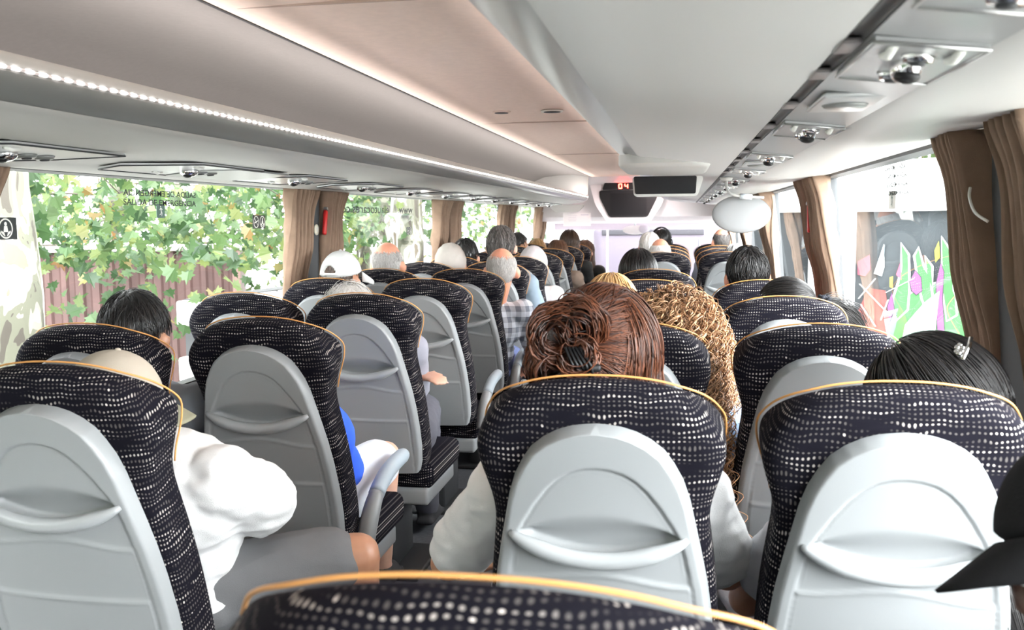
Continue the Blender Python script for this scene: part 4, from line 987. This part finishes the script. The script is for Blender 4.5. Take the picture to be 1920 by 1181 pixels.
def tail(tgt, tail_dir, mclip, nm, n=1500, tn=260, tl=.16, spread=.02):
    def f(P, hd, put, root, H, vx):
        cov = hairline; bb = cap_mesh(.009, cov, .002, 2); tg = Vector(tgt)
        strands(bb, cov, n, .30, .012, (.010, .016), w=.0011, seed=4, target=tg, wave=.03, hang=False); hair = put(bb, 'hair', H); rr = random.Random(5); b2 = B(); td = Vector(tail_dir).normalized()
        for _ in range(tn):
            o = Vector((rr.gauss(0, 1), rr.gauss(0, 1), rr.gauss(0, 1))) * .008; path = []; g = Vector((rr.gauss(0, 1), rr.gauss(0, 1), rr.gauss(0, 1))) * spread
            for i in range(11): t = i / 10; path.append(tg + o * (1 - t * .3) + td * tl * t + g * math.sin(t * PI * .8) + Vector((0, 0, -.09)) * t * t)
            b2.tube(path, .0011, 3, cap=False, uvu=rr.random())
        put(b2, 'pony_tail', H, hair)
        b2 = B(); u = td.cross(Vector((0, 0, 1))).normalized(); v = td.cross(u)
        for j in range(3):
            path = [tg + td * (.004 + .011 * j) + (u * math.cos(a / 24 * 2 * PI) + v * math.sin(a / 24 * 2 * PI)) * (.020 + .004 * math.sin(a * 2.3 + j)) for a in range(25)]; b2.tube(path, .0095, 8)
        put(b2, nm, mclip, hair)
    return f
def sidehair(P, hd, put, root, H, vx):                               # long glossy hair, small clip
    cov = lambda d: hairline(d, .42, -.15, -.9)
    bb = cap_mesh(.020, cov, .002, 2, 80, 50); strands(bb, cov, 3200, .34, .014, (.018, .028), crown=Vector((.01, .05, .15)), w=.0012, seed=4, wave=.025); hair = put(bb, 'hair', H)
    b2 = B()
    for i in range(6): q = Vector((math.cos(i), math.sin(i), 0)) * .012; b2.ell((-.055 + q.x * .6, -.085 + q.y * .4, .115 + q.x * .5), (.006, .006, .006))
    b2.tube([(-.075, -.09, .10), (-.055, -.10, .118), (-.03, -.10, .13)], .004, 6); put(b2, 'hair_clip', M['chrome'], hair)
CW = cloth('white_cap_cloth', (.66, .66, .655)); CB = cloth('black_cap_cloth', (.012, .012, .013)); CO = cloth('beige_cap_cloth', (.46, .41, .34)); CO2 = cloth('olive_peak_cloth', (.26, .25, .18))
HIJ = cloth('pale_headscarf', (.58, .54, .50)); HIJ2 = cloth('lilac_white_headscarf', (.55, .52, .54))
hij = lambda m, rg=.004: dome(.020, lambda d: d.z + .75 - (.9 if d.y > .55 and d.z < .45 else 0), 'headscarf', m, .003, rg)
Wt_ = (.70, .70, .70)
phones = None
# near passengers
person('person with auburn hair clipped up, in white T-shirt, before the nearest seat row', ('RA', 1), 1126, 552, .27, 'none', 'red', 'tan', Wt_, (.5, .5, .52), dict(yaw=8, elL=(-.365, .03, .215), shL=(-.205, -.13, .43), wrL=(-.20, .26, .18), elR=(.235, -.02, .25), shR=(.165, -.13, .43), knL=(-.16, .43, .13), knR=(.14, .43, .13)), sleeve=.72, voxel=.0085, extra=updo, hs=1.01)
person('person with big golden-brown curls hanging past a seat edge', ('RA', 2), 1262, 580, .27, 'curly', 'curl', 'light', (.35, .5, .75), (.1, .12, .2), dict(yaw=-5), voxel=.011, hn=1700, hs=.98)
person('person with glossy straight black hair turned left at the far right', ('RW', 1), 1752, 642, .26, 'none', 'black', 'tan', (.55, .56, .6), (.62, .62, .66), dict(yaw=62, pitch=-14, knL=(-.235, .40, .13), anL=(-.17, .46, -.35), elL=(-.21, .02, .18), shR=(.14, -.10, .45), elR=(.19, .06, .22)), voxel=.009, extra=sidehair, sleeve=.6, hs=1.02)
person('person with dark hair tied in a black scrunchie and short pony tail', ('RW', 3), 1472, 522, .24, 'none', 'black', 'light', (.3, .3, .33), (.1, .1, .12), dict(yaw=58, pitch=-6), voxel=.011, extra=tail((.055, -.115, .035), (.75, -.5, -.1), cloth('black_scrunchie', (.012, .013, .018)), 'scrunchie'), hs=.98)
person('person with short black hair and red shirt by the middle right window', ('RW', 4), 1402, 462, .26, 'short', 'black', 'pink', (.55, .02, .03), (.05, .05, .08), dict(yaw=6, elL=(-.30, .0, .25)), voxel=.011, hn=1400, hs=1.02)
person('person with smooth round black hair in the right aisle row', ('RA', 5), 1197, 469, .30, 'long', 'black', 'light', (.2, .2, .22), voxel=.012, hn=1500, hs=1.08)
person('person with dark blond hair leaning into the aisle before the curly-haired one', ('RA', 3), 1146, 516, .24, 'long', 'blond', 'light', (.55, .5, .5), voxel=.012, hn=1500, hs=1.05)
person('person with bald pink crown by the front right aisle seats', ('RA', 8), 1238, 445, .24, 'ring', 'white', 'pink', (.7, .72, .75), voxel=.014, hn=300)
person('person with fluffy white hair near the front on the right', ('RA', 9), 1218, 435, .24, 'short', 'white', 'pink', (.7, .7, .7), voxel=.014, hn=300)
def phones(P, hd, put, root, H, vx):
    o = put(B().tube([(math.sin(a) * .098, -.01, .02 + math.cos(a) * .125) for a in [(-1.75 + 3.5 * i / 20) for i in range(21)]], .007, 8), 'headphone_band', M['black'])
    for s in (-1, 1): put(B().ell((.096 * s, -.01, -.005), (.018, .032, .038)), 'ear_cup', M['black'], o)
person('person with black headphones over dark hair at the front right', ('RA', 10), 1240, 428, .24, 'short', 'black', 'brown', (.05, .05, .06), voxel=.014, hn=300, extra=phones)
person('person with grey hair and visible ear at the far front right window', ('RW', 10), 1352, 427, .24, 'thin', 'salt', 'pink', (.6, .7, .85), voxel=.014, hn=300, pose=dict(yaw=15))
person('person with wavy grey hair behind the front right window seats', ('RW', 8), 1380, 458, .24, 'long', 'grey', 'light', (.3, .3, .3), voxel=.014, hn=500)
# left-hand passengers
person('person with short black hair by the large left window', ('LW', 2), 252, 545, .16, 'short', 'black', 'tan', (.2, .22, .25), voxel=.010, hn=1600, hs=1.06, pose=dict(pitch=-6))
def handcard(P, hd, put, root, H, vx): pass
person('person with wispy grey hair reaching a hand into the aisle', ('LA', 3), 655, 532, .22, 'wispy', 'white', 'light', (.3, .3, .35), (.1, .1, .12), dict(elL=(-.06, .07, .28), wrL=(.125, -.05, .335), curlL=.8, palmL=(0, .3, -1), elR=(.09, .06, .20), shR=(.13, -.13, .46), wrR=(-.02, .22, .18), knR=(.03, .43, .11), anR=(.02, .47, -.35), toR=(.02, .58, -.41), knL=(-.16, .43, .11)), voxel=.011, hn=900)
person('child in blue top with pale shorts, half hidden by the grey seat', ('LA', 2), 520, 640, .25, 'short', 'brown', 'light', (.05, .14, .75), (.80, .84, .9), dict(elR=(.115, .0, .17), shR=(.085, -.12, .35), shL=(-.13, -.1, .35), neck=(0, -.12, .40), chest=(0, -.08, .29), wrR=(.03, .20, .16), knR=(.135, .36, .13), anR=(.10, .40, -.30), toR=(.10, .50, -.35)), voxel=.011, sleeve=.95, hn=500, hs=.92, legs='short')
person('person in white T-shirt, grey shorts and beige cap, one knee in the aisle', ('LA', 1), 215, 662, .40, 'short', 'dark', 'tan', Wt_, (.15, .152, .157),
       dict(yaw=-78, pitch=-8, pelvis=(.02, .0, .10), belly=(.02, -.02, .24), chest=(.05, -.06, .36), neck=(-.01, -.06, .47), shL=(-.13, .0, .43), shR=(.185, -.09, .405), elR=(.215, .06, .315), wrR=(.12, .26, .26), knR=(.40, .17, .155), anR=(.38, .24, -.32), toR=(.42, .35, -.39), hipR=(.10, .02, .11), knL=(-.14, .42, .12)), voxel=.008, sleeve=.86, fat=1.22, legs='short', extra=cap_extra(CO, 0, m2=CO2, opening=False), hn=500, hs=1.0)
person('person in a white cap worn backwards by the left window', ('LW', 4), 641, 472, .25, 'short', 'dark', 'tan', (.3, .3, .3), voxel=.011, extra=cap_extra(CW, 0), hn=300, hs=1.0, pose=dict(yaw=-14))
person('person with bald crown and short white side hair by the second left window', ('LW', 5), 727, 451, .25, 'thin', 'white', 'pink', (.6, .6, .62), voxel=.010, hn=700, hs=1.04)
person('person in a pleated pale headscarf by the third left pillar', ('LW', 6), 845, 458, .25, 'none', 'dark', 'light', (.7, .66, .6), voxel=.013, extra=hij(HIJ, .012), hs=1.05)
person('person with round black hair beside the pale headscarf', ('LW', 7), 873, 447, .25, 'short', 'black', 'light', (.1, .1, .1), voxel=.013, hn=500, hs=1.05)
person('balding person in blue plaid shirt leaning into the aisle', ('LA', 5), 940, 462, .26, 'thin', 'white', 'pink', 'plaid', (.08, .1, .2), dict(yaw=10, pitch=-4, chest=(.10, -.08, .36), neck=(.135, -.10, .50), shL=(-.04, -.10, .42), shR=(.28, -.08, .44), elR=(.33, .03, .20), wrR=(.25, .2, .1), belly=(.06, -.03, .22)), voxel=.010, hn=800, sleeve=1.8, hs=1.03)
person('person with thick dark grey hair above the balding plaid-shirted one', ('LA', 6), 940, 423, .25, 'short', 'salt', 'light', (.2, .25, .3), voxel=.012, hn=900, hs=1.04)
person('person with black hair and black top, face turned right, near the left front', ('LW', 10), 972, 436, .25, 'short', 'black', 'tan', (.015, .015, .015), voxel=.014, hn=300, pose=dict(yaw=-50), sleeve=1.8, hs=1.05)
person('person with wavy light brown hair at the left front window', ('LW', 11), 1007, 448, .25, 'long', 'blond', 'light', (.3, .25, .2), voxel=.014, hn=400, hs=1.05)
person('person in a smooth lilac-white headscarf on the left aisle', ('LA', 7), 1000, 463, .25, 'none', 'dark', 'light', (.75, .72, .74), voxel=.013, extra=hij(HIJ2, .0), hs=1.08)
person('person with brown hair just behind the taller dark-haired one', ('LA', 9), 1046, 450, .25, 'long', 'brown', 'light', (.2, .15, .12), voxel=.014, hn=400)
person('person with long dark brown hair rising highest in the left front rows', ('LA', 10), 1068, 432, .25, 'long', 'dark', 'light', (.02, .02, .02), voxel=.014, hn=500, hs=1.05, sleeve=1.8)
person('person with reddish brown hair at the right end of the left front rows', ('LA', 11), 1098, 450, .25, 'long', 'brown', 'light', (.02, .02, .02), voxel=.014, hn=400, pose=dict(yaw=-30), sleeve=1.8)
# passenger leaning in from beside the camera
person('person in black cap with the peak pointing down, leaning in at the lower right corner', ('RW', 0), 2085, 822, .30, 'none', 'black', 'brown', (.1, .1, .11), pose=dict(yaw=82, pitch=-16, roll=21, shL=(.0, -.12, .46), shR=(.26, -.16, .46), neck=(.07, .06, .60), chest=(.1, -.14, .36), belly=(.1, -.08, .22), elL=(.0, -.06, .24), elR=(.26, -.02, .24), wrL=(.06, .04, .16), wrR=(.16, .06, .16)), voxel=.010, extra=cap_extra(CB, 0, opening=False, tip=-.01, nar=.55), hs=.90, shift=(.06, -.42))
# ------------------------------------------------------------------ outside the coach
GZ = -1.25
def ground():
    b = B().box((0, 8, GZ - .1), (160, 160, .2)); m = mat('pale_street', (.30, .30, .28), .9, var=.15, vscale=.8)
    return struct(b.build('ground', m, smooth=False))
ground()
def barkmat():
    m, nt, b = newmat('plane_tree_bark'); t = N(nt, 'ShaderNodeTexCoord'); n = N(nt, 'ShaderNodeTexNoise'); n.inputs['Scale'].default_value = 5; n.inputs['Detail'].default_value = 3; n.inputs['Distortion'].default_value = .8
    mp = N(nt, 'ShaderNodeMapping'); mp.inputs['Scale'].default_value = (1, 1, .45); L(nt, t.outputs['Object'], mp.inputs[0]); L(nt, mp.outputs[0], n.inputs['Vector'])
    r = N(nt, 'ShaderNodeValToRGB'); r.color_ramp.interpolation = 'CONSTANT'; e = r.color_ramp.elements
    e[0].position = 0; e[0].color = (.03, .025, .018, 1); e[1].position = .42; e[1].color = (.065, .065, .045, 1)
    for p, c in ((.49, (.13, .125, .1, 1)), (.54, (.5, .5, .47, 1)), (.62, (.09, .075, .055, 1))): q = e.new(p); q.color = c
    L(nt, n.outputs[0], r.inputs[0]); L(nt, r.outputs[0], b.inputs['Base Color']); b.inputs['Roughness'].default_value = .85; return m
M['bark'] = barkmat(); M['twig'] = mat('twig_bark', (.05, .04, .03), .8)
def leafmat():
    m, nt, b = newmat('plane_leaves'); uv = N(nt, 'ShaderNodeUVMap'); sp = N(nt, 'ShaderNodeSeparateXYZ'); L(nt, uv.outputs[0], sp.inputs[0])
    r = N(nt, 'ShaderNodeValToRGB'); e = r.color_ramp.elements; e[0].color = (.018, .042, .016, 1); e[1].color = (.15, .07, .02, 1); e[1].position = 1
    for p, c in ((.35, (.035, .075, .024, 1)), (.7, (.07, .115, .038, 1)), (.93, (.12, .15, .045, 1))): q = e.new(p); q.color = c
    L(nt, sp.outputs[0], r.inputs[0]); L(nt, r.outputs[0], b.inputs['Base Color']); b.inputs['Roughness'].default_value = .5
    o = nt.nodes['Material Output']; tr = N(nt, 'ShaderNodeBsdfTranslucent'); L(nt, r.outputs[0], tr.inputs[0]); mx = N(nt, 'ShaderNodeMixShader'); mx.inputs[0].default_value = .5
    L(nt, b.outputs[0], mx.inputs[1]); L(nt, tr.outputs[0], mx.inputs[2]); L(nt, mx.outputs[0], o.inputs[0]); return m
M['leaf'] = leafmat()
LEAF = [(0, 0), (.10, .12), (.42, .05), (.36, .28), (.62, .42), (.34, .52), (.30, .72), (.13, .66), (0, 1.0), (-.13, .66), (-.30, .72), (-.34, .52), (-.62, .42), (-.36, .28), (-.42, .05), (-.10, .12)]
def foliage(pts, size, seed):
    rr = random.Random(seed); b = B(); vs = []; fs = []; uv = []
    for p in pts:
        sz = size * rr.uniform(.65, 1.25); ax = Vector((rr.gauss(0, 1), rr.gauss(0, 1), rr.gauss(-.6, .7))).normalized(); nx = ax.cross(Vector((rr.gauss(0, 1), rr.gauss(0, 1), rr.gauss(0, 1)))).normalized(); nn = ax.cross(nx)
        u = rr.random(); k = len(vs)
        for x, y in LEAF: vs.append(Vector(p) + nx * x * sz + ax * y * sz + nn * (abs(x) * .25 * sz - .12 * sz * y * y)); uv.append((u, 0))
        fs += [(k, k + 1, k + 2, k + 3), (k, k + 3, k + 4, k + 5), (k, k + 5, k + 6, k + 7), (k, k + 7, k + 8), (k, k + 8, k + 9), (k, k + 9, k + 10, k + 11), (k, k + 11, k + 12, k + 13), (k, k + 13, k + 14, k + 15)]
    return b.add(vs, fs, uv)
def plane_tree(x, y, rt, h, label, seed, branches, nleaf, spread, size=.12, lean=(0, 0), droop=.1):
    rr = random.Random(seed); root = empty('plane_tree', (x, y, GZ), label, 'tree', 'plane trees beside the coach')
    pa = smoothpath([(0, 0, 0), (lean[0] * .3, lean[1] * .3, h * .3), (lean[0] * .7, lean[1] * .7, h * .65), (lean[0], lean[1], h)], 20)
    nk = len(pa); tr = B().tube(pa, [rt * (1.25 - .55 * i / nk + .25 * math.exp(-i * .7)) * (1 + .05 * math.sin(i * 1.7)) for i in range(nk)], 20)
    tr.build('trunk', M['bark'], root); pts = []
    for (a, z0, ln, rise) in branches:
        p0 = Vector((lean[0] * z0 / h, lean[1] * z0 / h, z0)); d = Vector((math.cos(R(a)), math.sin(R(a)), rise)); q = [p0]
        for k in range(1, 6): q.append(p0 + d * ln * k / 5 + Vector((rr.gauss(0, .06), rr.gauss(0, .06), -.03 * k * k * ln / 4)) * 1.0)
        sp = smoothpath(q, 20); B().tube(sp, [rt * .08 * (1 - .8 * i / len(sp)) for i in range(len(sp))], 8).build('branch', M['twig'], root)
        for _ in range(nleaf):
            t = rr.uniform(.15, 1.05); c = sp[min(len(sp) - 1, int(t * len(sp)))]
            off = Vector((rr.gauss(0, spread), rr.gauss(0, spread), rr.gauss(-droop, spread * .8 + droop * .6))); pts.append(c + off)
    # clump the leaves into sprays
    cl = []
    for p in pts:
        if rr.random() < .17: cl.append(p)
    pts2 = []
    for c in cl:
        for _ in range(6):
            q = c + Vector((rr.gauss(0, .13), rr.gauss(0, .13), rr.gauss(0, .11)))
            if q.x + x < -2.4 and (q.z + GZ > 1.12 or rr.random() < .45): pts2.append(q)
    foliage(pts2, size, seed).build('foliage', M['leaf'], root, smooth=False)
    return root
plane_tree(-4.0, 5.0, .25, 6.5, 'thick mottled plane tree trunk at the left edge of the big left window', 3, [(76, 3.5, 3.2, .10), (84, 3.3, 3.4, .08), (92, 3.7, 3.8, .05), (70, 4.0, 2.6, .1), (108, 3.4, 3.4, .05)], 270, .42, droop=.6, lean=(-.1, 0))
plane_tree(-6.6, 10.3, .2, 6.5, 'slender plane tree standing past the brown shed', 5, [(-60, 2.7, 3.0, .1), (-100, 3.3, 3.4, .0), (-130, 2.4, 2.8, .1), (200, 3.0, 2.6, .1), (-20, 3.1, 2.6, .1), (30, 2.6, 2.2, .1)], 300, .4)
plane_tree(-4.6, 14.0, .3, 7, 'plane tree trunk behind the bald man seen through the second left window', 8, [(-70, 3.3, 3.6, .1), (-110, 3.0, 3.6, .0), (-30, 3.6, 3.0, .1), (-150, 2.8, 3, .1)], 560, .5)
plane_tree(-3.0, 10.2, .17, 7, 'smooth pale plane tree trunk close to the second left window', 12, [(-120, 3.4, 2.0, .1), (120, 3.9, 2.0, .1), (180, 3.0, 2.0, .1)], 260, .35)
plane_tree(-3.4, 19.0, .25, 7, 'distant plane tree by the front left windows', 15, [(-70, 3.3, 3.6, .1), (-110, 3.0, 3.6, .0), (0, 3.6, 3.0, .1)], 400, .5)
# brown corrugated shed wall
def shed():
    r_ = empty('brown_shed', (-7.2, 9.6, GZ), 'low reddish-brown corrugated shed behind the leaves at left', 'shed'); a = Vector((-9.7, 7.9, 0)); c = Vector((-4.9, 9.9, 0)); d = (c - a).normalized(); nrm = Vector((d.y, -d.x, 0)); org = Vector((-7.2, 9.6, 0))
    n = 220; ln = (c - a).length; h = E(-.31) - GZ; vs = []; uv = []
    for i in range(n + 1):
        s = ln * i / n; off = .018 * (1 if (s / .16) % 1 < .5 else -1)
        for z in (0, h): p = a + d * s + nrm * off - org; vs.append((p.x, p.y, z)); uv.append((s, z))
    fs = [(2 * i, 2 * i + 2, 2 * i + 3, 2 * i + 1) for i in range(n)]; m = mat('rusty_brown_sheet', (.055, .027, .024), .75, var=.25, vscale=3)
    B().add(vs, fs, uv).build('corrugated_wall', m, r_, smooth=False)
    b = B(); ang = math.atan2(d.y, d.x); rot = Matrix.Rotation(ang, 3, 'Z'); mid = (a + c) / 2 - org
    b.box(tuple(mid + Vector((0, 0, h + .03))), (ln + .1, .12, .07), .01, rot); b.build('top_rail', mat('grey_cap', (.3, .27, .26), .7), r_)
    for s in (0, ln): 
        p = a + d * s - org; B().box((p.x, p.y, h / 2), (.09, .09, h), .01, rot).build('post', mat('brown_post', (.12, .07, .06), .7), r_)
    p = a + d * ln * .5 - org - nrm * .9; B().box((p.x, p.y, h / 2), (ln, 1.7, h * .96), 0, rot).build('body', m, r_, smooth=False)
shed()
r_ = empty('teal_post', tuple(at(437, 520, Y=10.0).xy) + (GZ,), 'short teal metal post at the end of the brown shed', 'post')
h = at(437, 500, Y=10.0).z - GZ; B().tube([(0, 0, 0), (0, 0, h)], .045, 10, up=Vector((0, 1, 0))).build('tube', mat('teal_paint', (.03, .25, .22), .5), r_); B().ell((0, 0, h), (.05, .05, .05)).build('cap', mat('teal_cap', (.03, .22, .2), .5), r_)
# pale stone wall with wire fence in front of it
def fence():
    a = Vector((-3.9, 7.0)); c = Vector((-3.3, 12.0)); r_ = empty('stone_wall', ((a.x + c.x) / 2, (a.y + c.y) / 2, GZ), 'pale block wall with dark joints and wire mesh beside the left windows', 'wall')
    d = (c - a).normalized(); ln = (c - a).length; ang = math.atan2(d.y, d.x); rot = Matrix.Rotation(ang, 3, 'Z'); m = mat('pale_block', (.62, .62, .58), .9, var=.2, vscale=6)
    top = E(-.62) - GZ; B().box((0, 0, top / 2), (ln - .2, .2, top - .01), 0, rot).build('mortar', M['dark'], r_, smooth=False)
    b = B(); nz = 9; hh = top / nz
    for k in range(nz):
        s = -ln / 2 + (.2 if k % 2 else 0)
        while s < ln / 2 - .3: p = rot @ Vector((s + .2, 0, 0)); b.box((p.x, p.y, hh * (k + .5)), (.38, .24, hh - .028), .02, rot, seg=1); s += .40
    tag(b.build('blocks', m, r_), kind='stuff')
fence()
def apartment(x, y, wx, wy, h, label, col):
    r_ = empty('building', (x, y, GZ), label, 'building'); B().box((0, 0, h / 2), (wx, wy, h), 0).build('walls', mat('pale_render', col, .9), r_, smooth=False)
    for k in range(int(h // 3)):
        for i in range(int(wy // 3)):
            yy = -wy / 2 + 1.5 + 3 * i; B().box((wx / 2 + .0, yy, 1.8 + 3 * k), (.1, 1.1, 1.4)).build('window_frame', M['lav'], r_, smooth=False)
apartment(-14, 30, 6, 12, 9, 'pale rendered building far beyond the trees on the left', (.85, .82, .84))
# right side: bridge abutment with painted wall --------------------------------------
K = 1.75
def wp(px, py, q): # a point on the abutment: q runs 0..1 from its far to its near end
    return None
A = Vector((1.55, 10.0, 0)); Bn = Vector((3.7, 8.0, 0)); dW = (Bn - A).normalized(); nW = Vector((-dW.y, dW.x, 0))
if nW.y > 0: nW = -nW
def onwall(px, py, off=0.0):
    d = _f + _r * (px - 960) / 1775.6 - _u * (py - 590.5) / 1775.6; nn = nW; t = ((A + nW * off).dot(nn)) / d.dot(nn); p = d * t; return Vector((p.x, p.y, p.z + EYE))
ang = math.atan2(dW.y, dW.x); rot = Matrix.Rotation(ang, 3, 'Z')
r_ = empty('painted_wall', (A.x, A.y, GZ), 'dark concrete wall with green, purple and red spray paint outside the right window', 'wall'); org = Vector((A.x, A.y, GZ))
lnW = 9; zt = onwall(1700, 396).z; mid = A + dW * (lnW / 2 - 1.2) - nW * .2
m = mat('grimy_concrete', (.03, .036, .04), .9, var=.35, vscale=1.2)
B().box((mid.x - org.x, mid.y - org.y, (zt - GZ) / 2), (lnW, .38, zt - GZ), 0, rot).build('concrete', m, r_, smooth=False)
def paint(name, cols, pts, off):
    q = [onwall(x, y, off) - org for x, y in pts]; b = B(); n = len(q); back = [p - nW * .004 for p in q]
    b.add(q + back, [tuple(range(n)), tuple(reversed(range(n, 2 * n)))] + [(i, n + i, n + (i + 1) % n, (i + 1) % n) for i in range(n)]); return b.build(name, cols, r_, smooth=False)
G = mat('paint_green', (.04, .16, .045), .6, var=.25, vscale=2); Wt = mat('paint_white', (.5, .52, .5), .6); Pu = mat('paint_purple', (.20, .045, .18), .6, var=.2, vscale=4); Pk = mat('paint_pink', (.38, .06, .10), .6); Rd = mat('paint_red', (.20, .045, .04), .6, var=.2, vscale=3); Ye = mat('paint_yellow', (.32, .32, .03), .6); Mi = mat('paint_mint', (.22, .38, .30), .6, var=.15, vscale=3); Gr = mat('paint_grey', (.14, .17, .18), .6); Bk = M['ink']
def outline(pts, k=5):
    cx = sum(p[0] for p in pts) / len(pts); cy = sum(p[1] for p in pts) / len(pts); o = []
    n = len(pts)
    for i, p in enumerate(pts):
        a = Vector(pts[i - 1]); c = Vector(pts[(i + 1) % n]); P = Vector(p); t1 = (P - a).normalized(); t2 = (c - P).normalized(); n1 = Vector((t1.y, -t1.x)); n2 = Vector((t2.y, -t2.x)); m_ = (n1 + n2)
        if m_.length < .3: m_ = n1
        m_ = m_.normalized() * k * 1.3; 
        o.append((p[0] + m_.x, p[1] + m_.y))
    return o
def area(p): return sum(p[i - 1][0] * p[i][1] - p[i][0] * p[i - 1][1] for i in range(len(p)))
def shape(name, m, pts, off, edge=None, k=4):
    if area(pts) < 0: pts = pts[::-1]
    if edge: paint(name + '_outline', edge, outline(pts, k), off - .003)
    paint(name, m, pts, off)
shape('red_field', Rd, [(1605, 700), (1606, 590), (1628, 540), (1660, 545), (1668, 600), (1655, 700)], .010)
shape('pink_blob', Pk, [(1608, 490), (1630, 478), (1632, 505), (1622, 518), (1608, 515)], .012)
shape('grey_fin', Gr, [(1640, 512), (1659, 458), (1656, 500), (1652, 516)], .010, Wt, 1.5)
shape('green_field', G, [(1672, 720), (1668, 620), (1690, 560), (1720, 545), (1760, 530), (1800, 545), (1850, 540), (1850, 720)], .014, Wt, 3)
for pts in ([(1676, 560), (1686, 530), (1692, 500), (1690, 458), (1702, 478), (1703, 540), (1700, 580), (1680, 600)], [(1716, 480), (1722, 466), (1730, 500), (1742, 520), (1748, 570), (1746, 600), (1730, 560), (1722, 520)], [(1766, 446), (1780, 470), (1788, 500), (1796, 520), (1790, 560), (1792, 590), (1776, 600), (1768, 540)], [(1735, 482), (1746, 500), (1748, 540), (1740, 520)]):
    shape('green_flame', G, pts, .020, Wt, 3.2)
for pts in ([(1706, 528), (1716, 508), (1726, 520), (1728, 545), (1718, 552), (1710, 545)], [(1756, 530), (1764, 494), (1769, 510), (1766, 560), (1770, 620), (1758, 618)], [(1794, 488), (1808, 470), (1814, 500), (1819, 540), (1806, 545), (1800, 520)], [(1664, 575), (1672, 550), (1676, 580), (1668, 600)]):
    shape('purple_patch', Pu, pts, .024, Bk, 1.6)
shape('pink_patch', Pk, [(1680, 515), (1688, 492), (1690, 525)], .022); shape('yellow_streak', Ye, [(1752, 470), (1760, 452), (1762, 482), (1754, 492)], .022); shape('yellow_streak', Ye, [(1668, 520), (1674, 518), (1673, 540), (1668, 538)], .022)
shape('mint_curve', Mi, [(1685, 680), (1700, 610), (1735, 570), (1760, 548), (1752, 600), (1745, 680)], .028, Wt, 2.5)
shape('white_hook', Wt, [(1786, 520), (1796, 508), (1806, 512), (1796, 526), (1798, 548), (1818, 556), (1818, 568), (1794, 562), (1786, 545)], .028)
for p1, p2 in (((1610, 532), (1668, 590)), ((1612, 570), (1640, 610)), ((1608, 560), (1640, 520)), ((1660, 548), (1712, 520)), ((1650, 600), (1664, 560)), ((1700, 700), (1716, 640)), ((1736, 640), (1728, 590))):
    shape('white_line', Wt, [p1, (p1[0] + 2.4, p1[1]), (p2[0] + 2.4, p2[1] + 2), (p2[0], p2[1] + 2)], .032)
r2 = empty('bridge_beam', (A.x, A.y, GZ), 'wide white concrete beam with railing above the painted wall', 'beam'); o2 = org
zb0, zb1 = zt, onwall(1700, 300).z; white = mat('white_concrete', (.85, .86, .86), .8)
q = mid - o2; B().box((q.x, q.y, (zb0 + zb1) / 2 - GZ + .001), (lnW, .55, zb1 - zb0), .01, rot).build('beam', white, r2, smooth=False)
b = B(); zr = onwall(1700, 285).z
for i in range(96): p = A + dW * (-1 + i * .09) - nW * .1 - o2; b.box((p.x, p.y, zb1 - GZ + .13), (.014, .014, .30), 0, rot)
o = b.build('railing_bars', M['lav'], r2, smooth=False); tag(o, kind='stuff')
p = mid - nW * 0 - o2; B().box((p.x, p.y, zb1 - GZ + .28), (lnW, .04, .04), 0, rot).build('handrail', white, r2)
c = onwall(1546, 450); r3 = empty('white_column', (c.x, c.y - .5, GZ), 'plain white column outside the right window, left of the painted wall', 'column'); hcol = 4.6
B().box((0, 0, hcol / 2), (.34, .30, hcol), .02, rot).build('shaft', white, r3); B().box((0, 0, .1), (.5, .46, .2), .02, rot).build('base', white, r3)
def bush_tree(x, y, z0, z1, rad, label, seed, n=1500):
    rr = random.Random(seed); r_ = empty('leafy_tree', (x, y, GZ), label, 'tree'); B().tube([(0, 0, 0), (.1, 0, (z0 - GZ) * .6), (0, 0, z0 - GZ + .5)], [.2, .16, .12], 12).build('trunk', M['bark'], r_)
    pts = []
    for _ in range(n):
        v = Vector((rr.gauss(0, 1), rr.gauss(0, 1), rr.gauss(0, 1))).normalized() * rr.uniform(.6, 1) ; pts.append((v.x * rad, v.y * rad, (z0 + z1) / 2 - GZ + v.z * (z1 - z0) / 2))
    foliage(pts, .22, seed).build('foliage', M['leaf'], r_, smooth=False)
bush_tree(3.2, 13.5, 1.3, 4.0, 1.9, 'green tree crown showing above the white beam outside the right window', 21)

r_ = empty('added_shade_hedge', (-4.4, -4.2, GZ), 'added unseen hedge block keeping light off the left rear windows', 'light blocker')  # added out of view to block daylight from the left rear
B().box((0, 0, 2.1), (1.3, 11.5, 4.2), .3).build('core', mat('blocker_green', (.02, .035, .015), .95), r_)
rr = random.Random(4); foliage([(.68, rr.uniform(-5.6, 5.6), rr.uniform(.1, 4.2)) for _ in range(900)], .16, 9).build('leaves', M['leaf'], r_, smooth=False)

r_ = empty('parked_van', (-.5, 19.4, GZ), 'pale lavender-white van parked ahead, seen through the windscreen', 'van'); vm = mat('van_paint', (.078, .064, .086), .6)
edgesplit(B().box((0, 0, 1.46), (2.15, 4.6, 2.30), .18).build('body', vm, r_)); B().box((0, -2.31, 2.47), (1.8, .03, .15), .01).build('rear_window', mat('van_glass', (.03, .028, .035), .5), r_)
for x_, n_ in ((-.85, 0), (.85, 1)): B().box((x_, -2.31, 1.1), (.12, .04, .32), .01).build('tail_light', M['red'], r_)
for x_ in (-.95, .95):
    for y_ in (-1.4, 1.4): B().tube([(x_ - .11, y_, .34), (x_ + .11, y_, .34)], .34, 22).build('wheel', M['dark'], r_)
B().box((0, -2.34, .45), (1.9, .12, .18), .03).build('bumper', M['dark'], r_); B().box((0, -2.335, .72), (.52, .01, .11)).build('number_plate', M['stwhite'], r_)
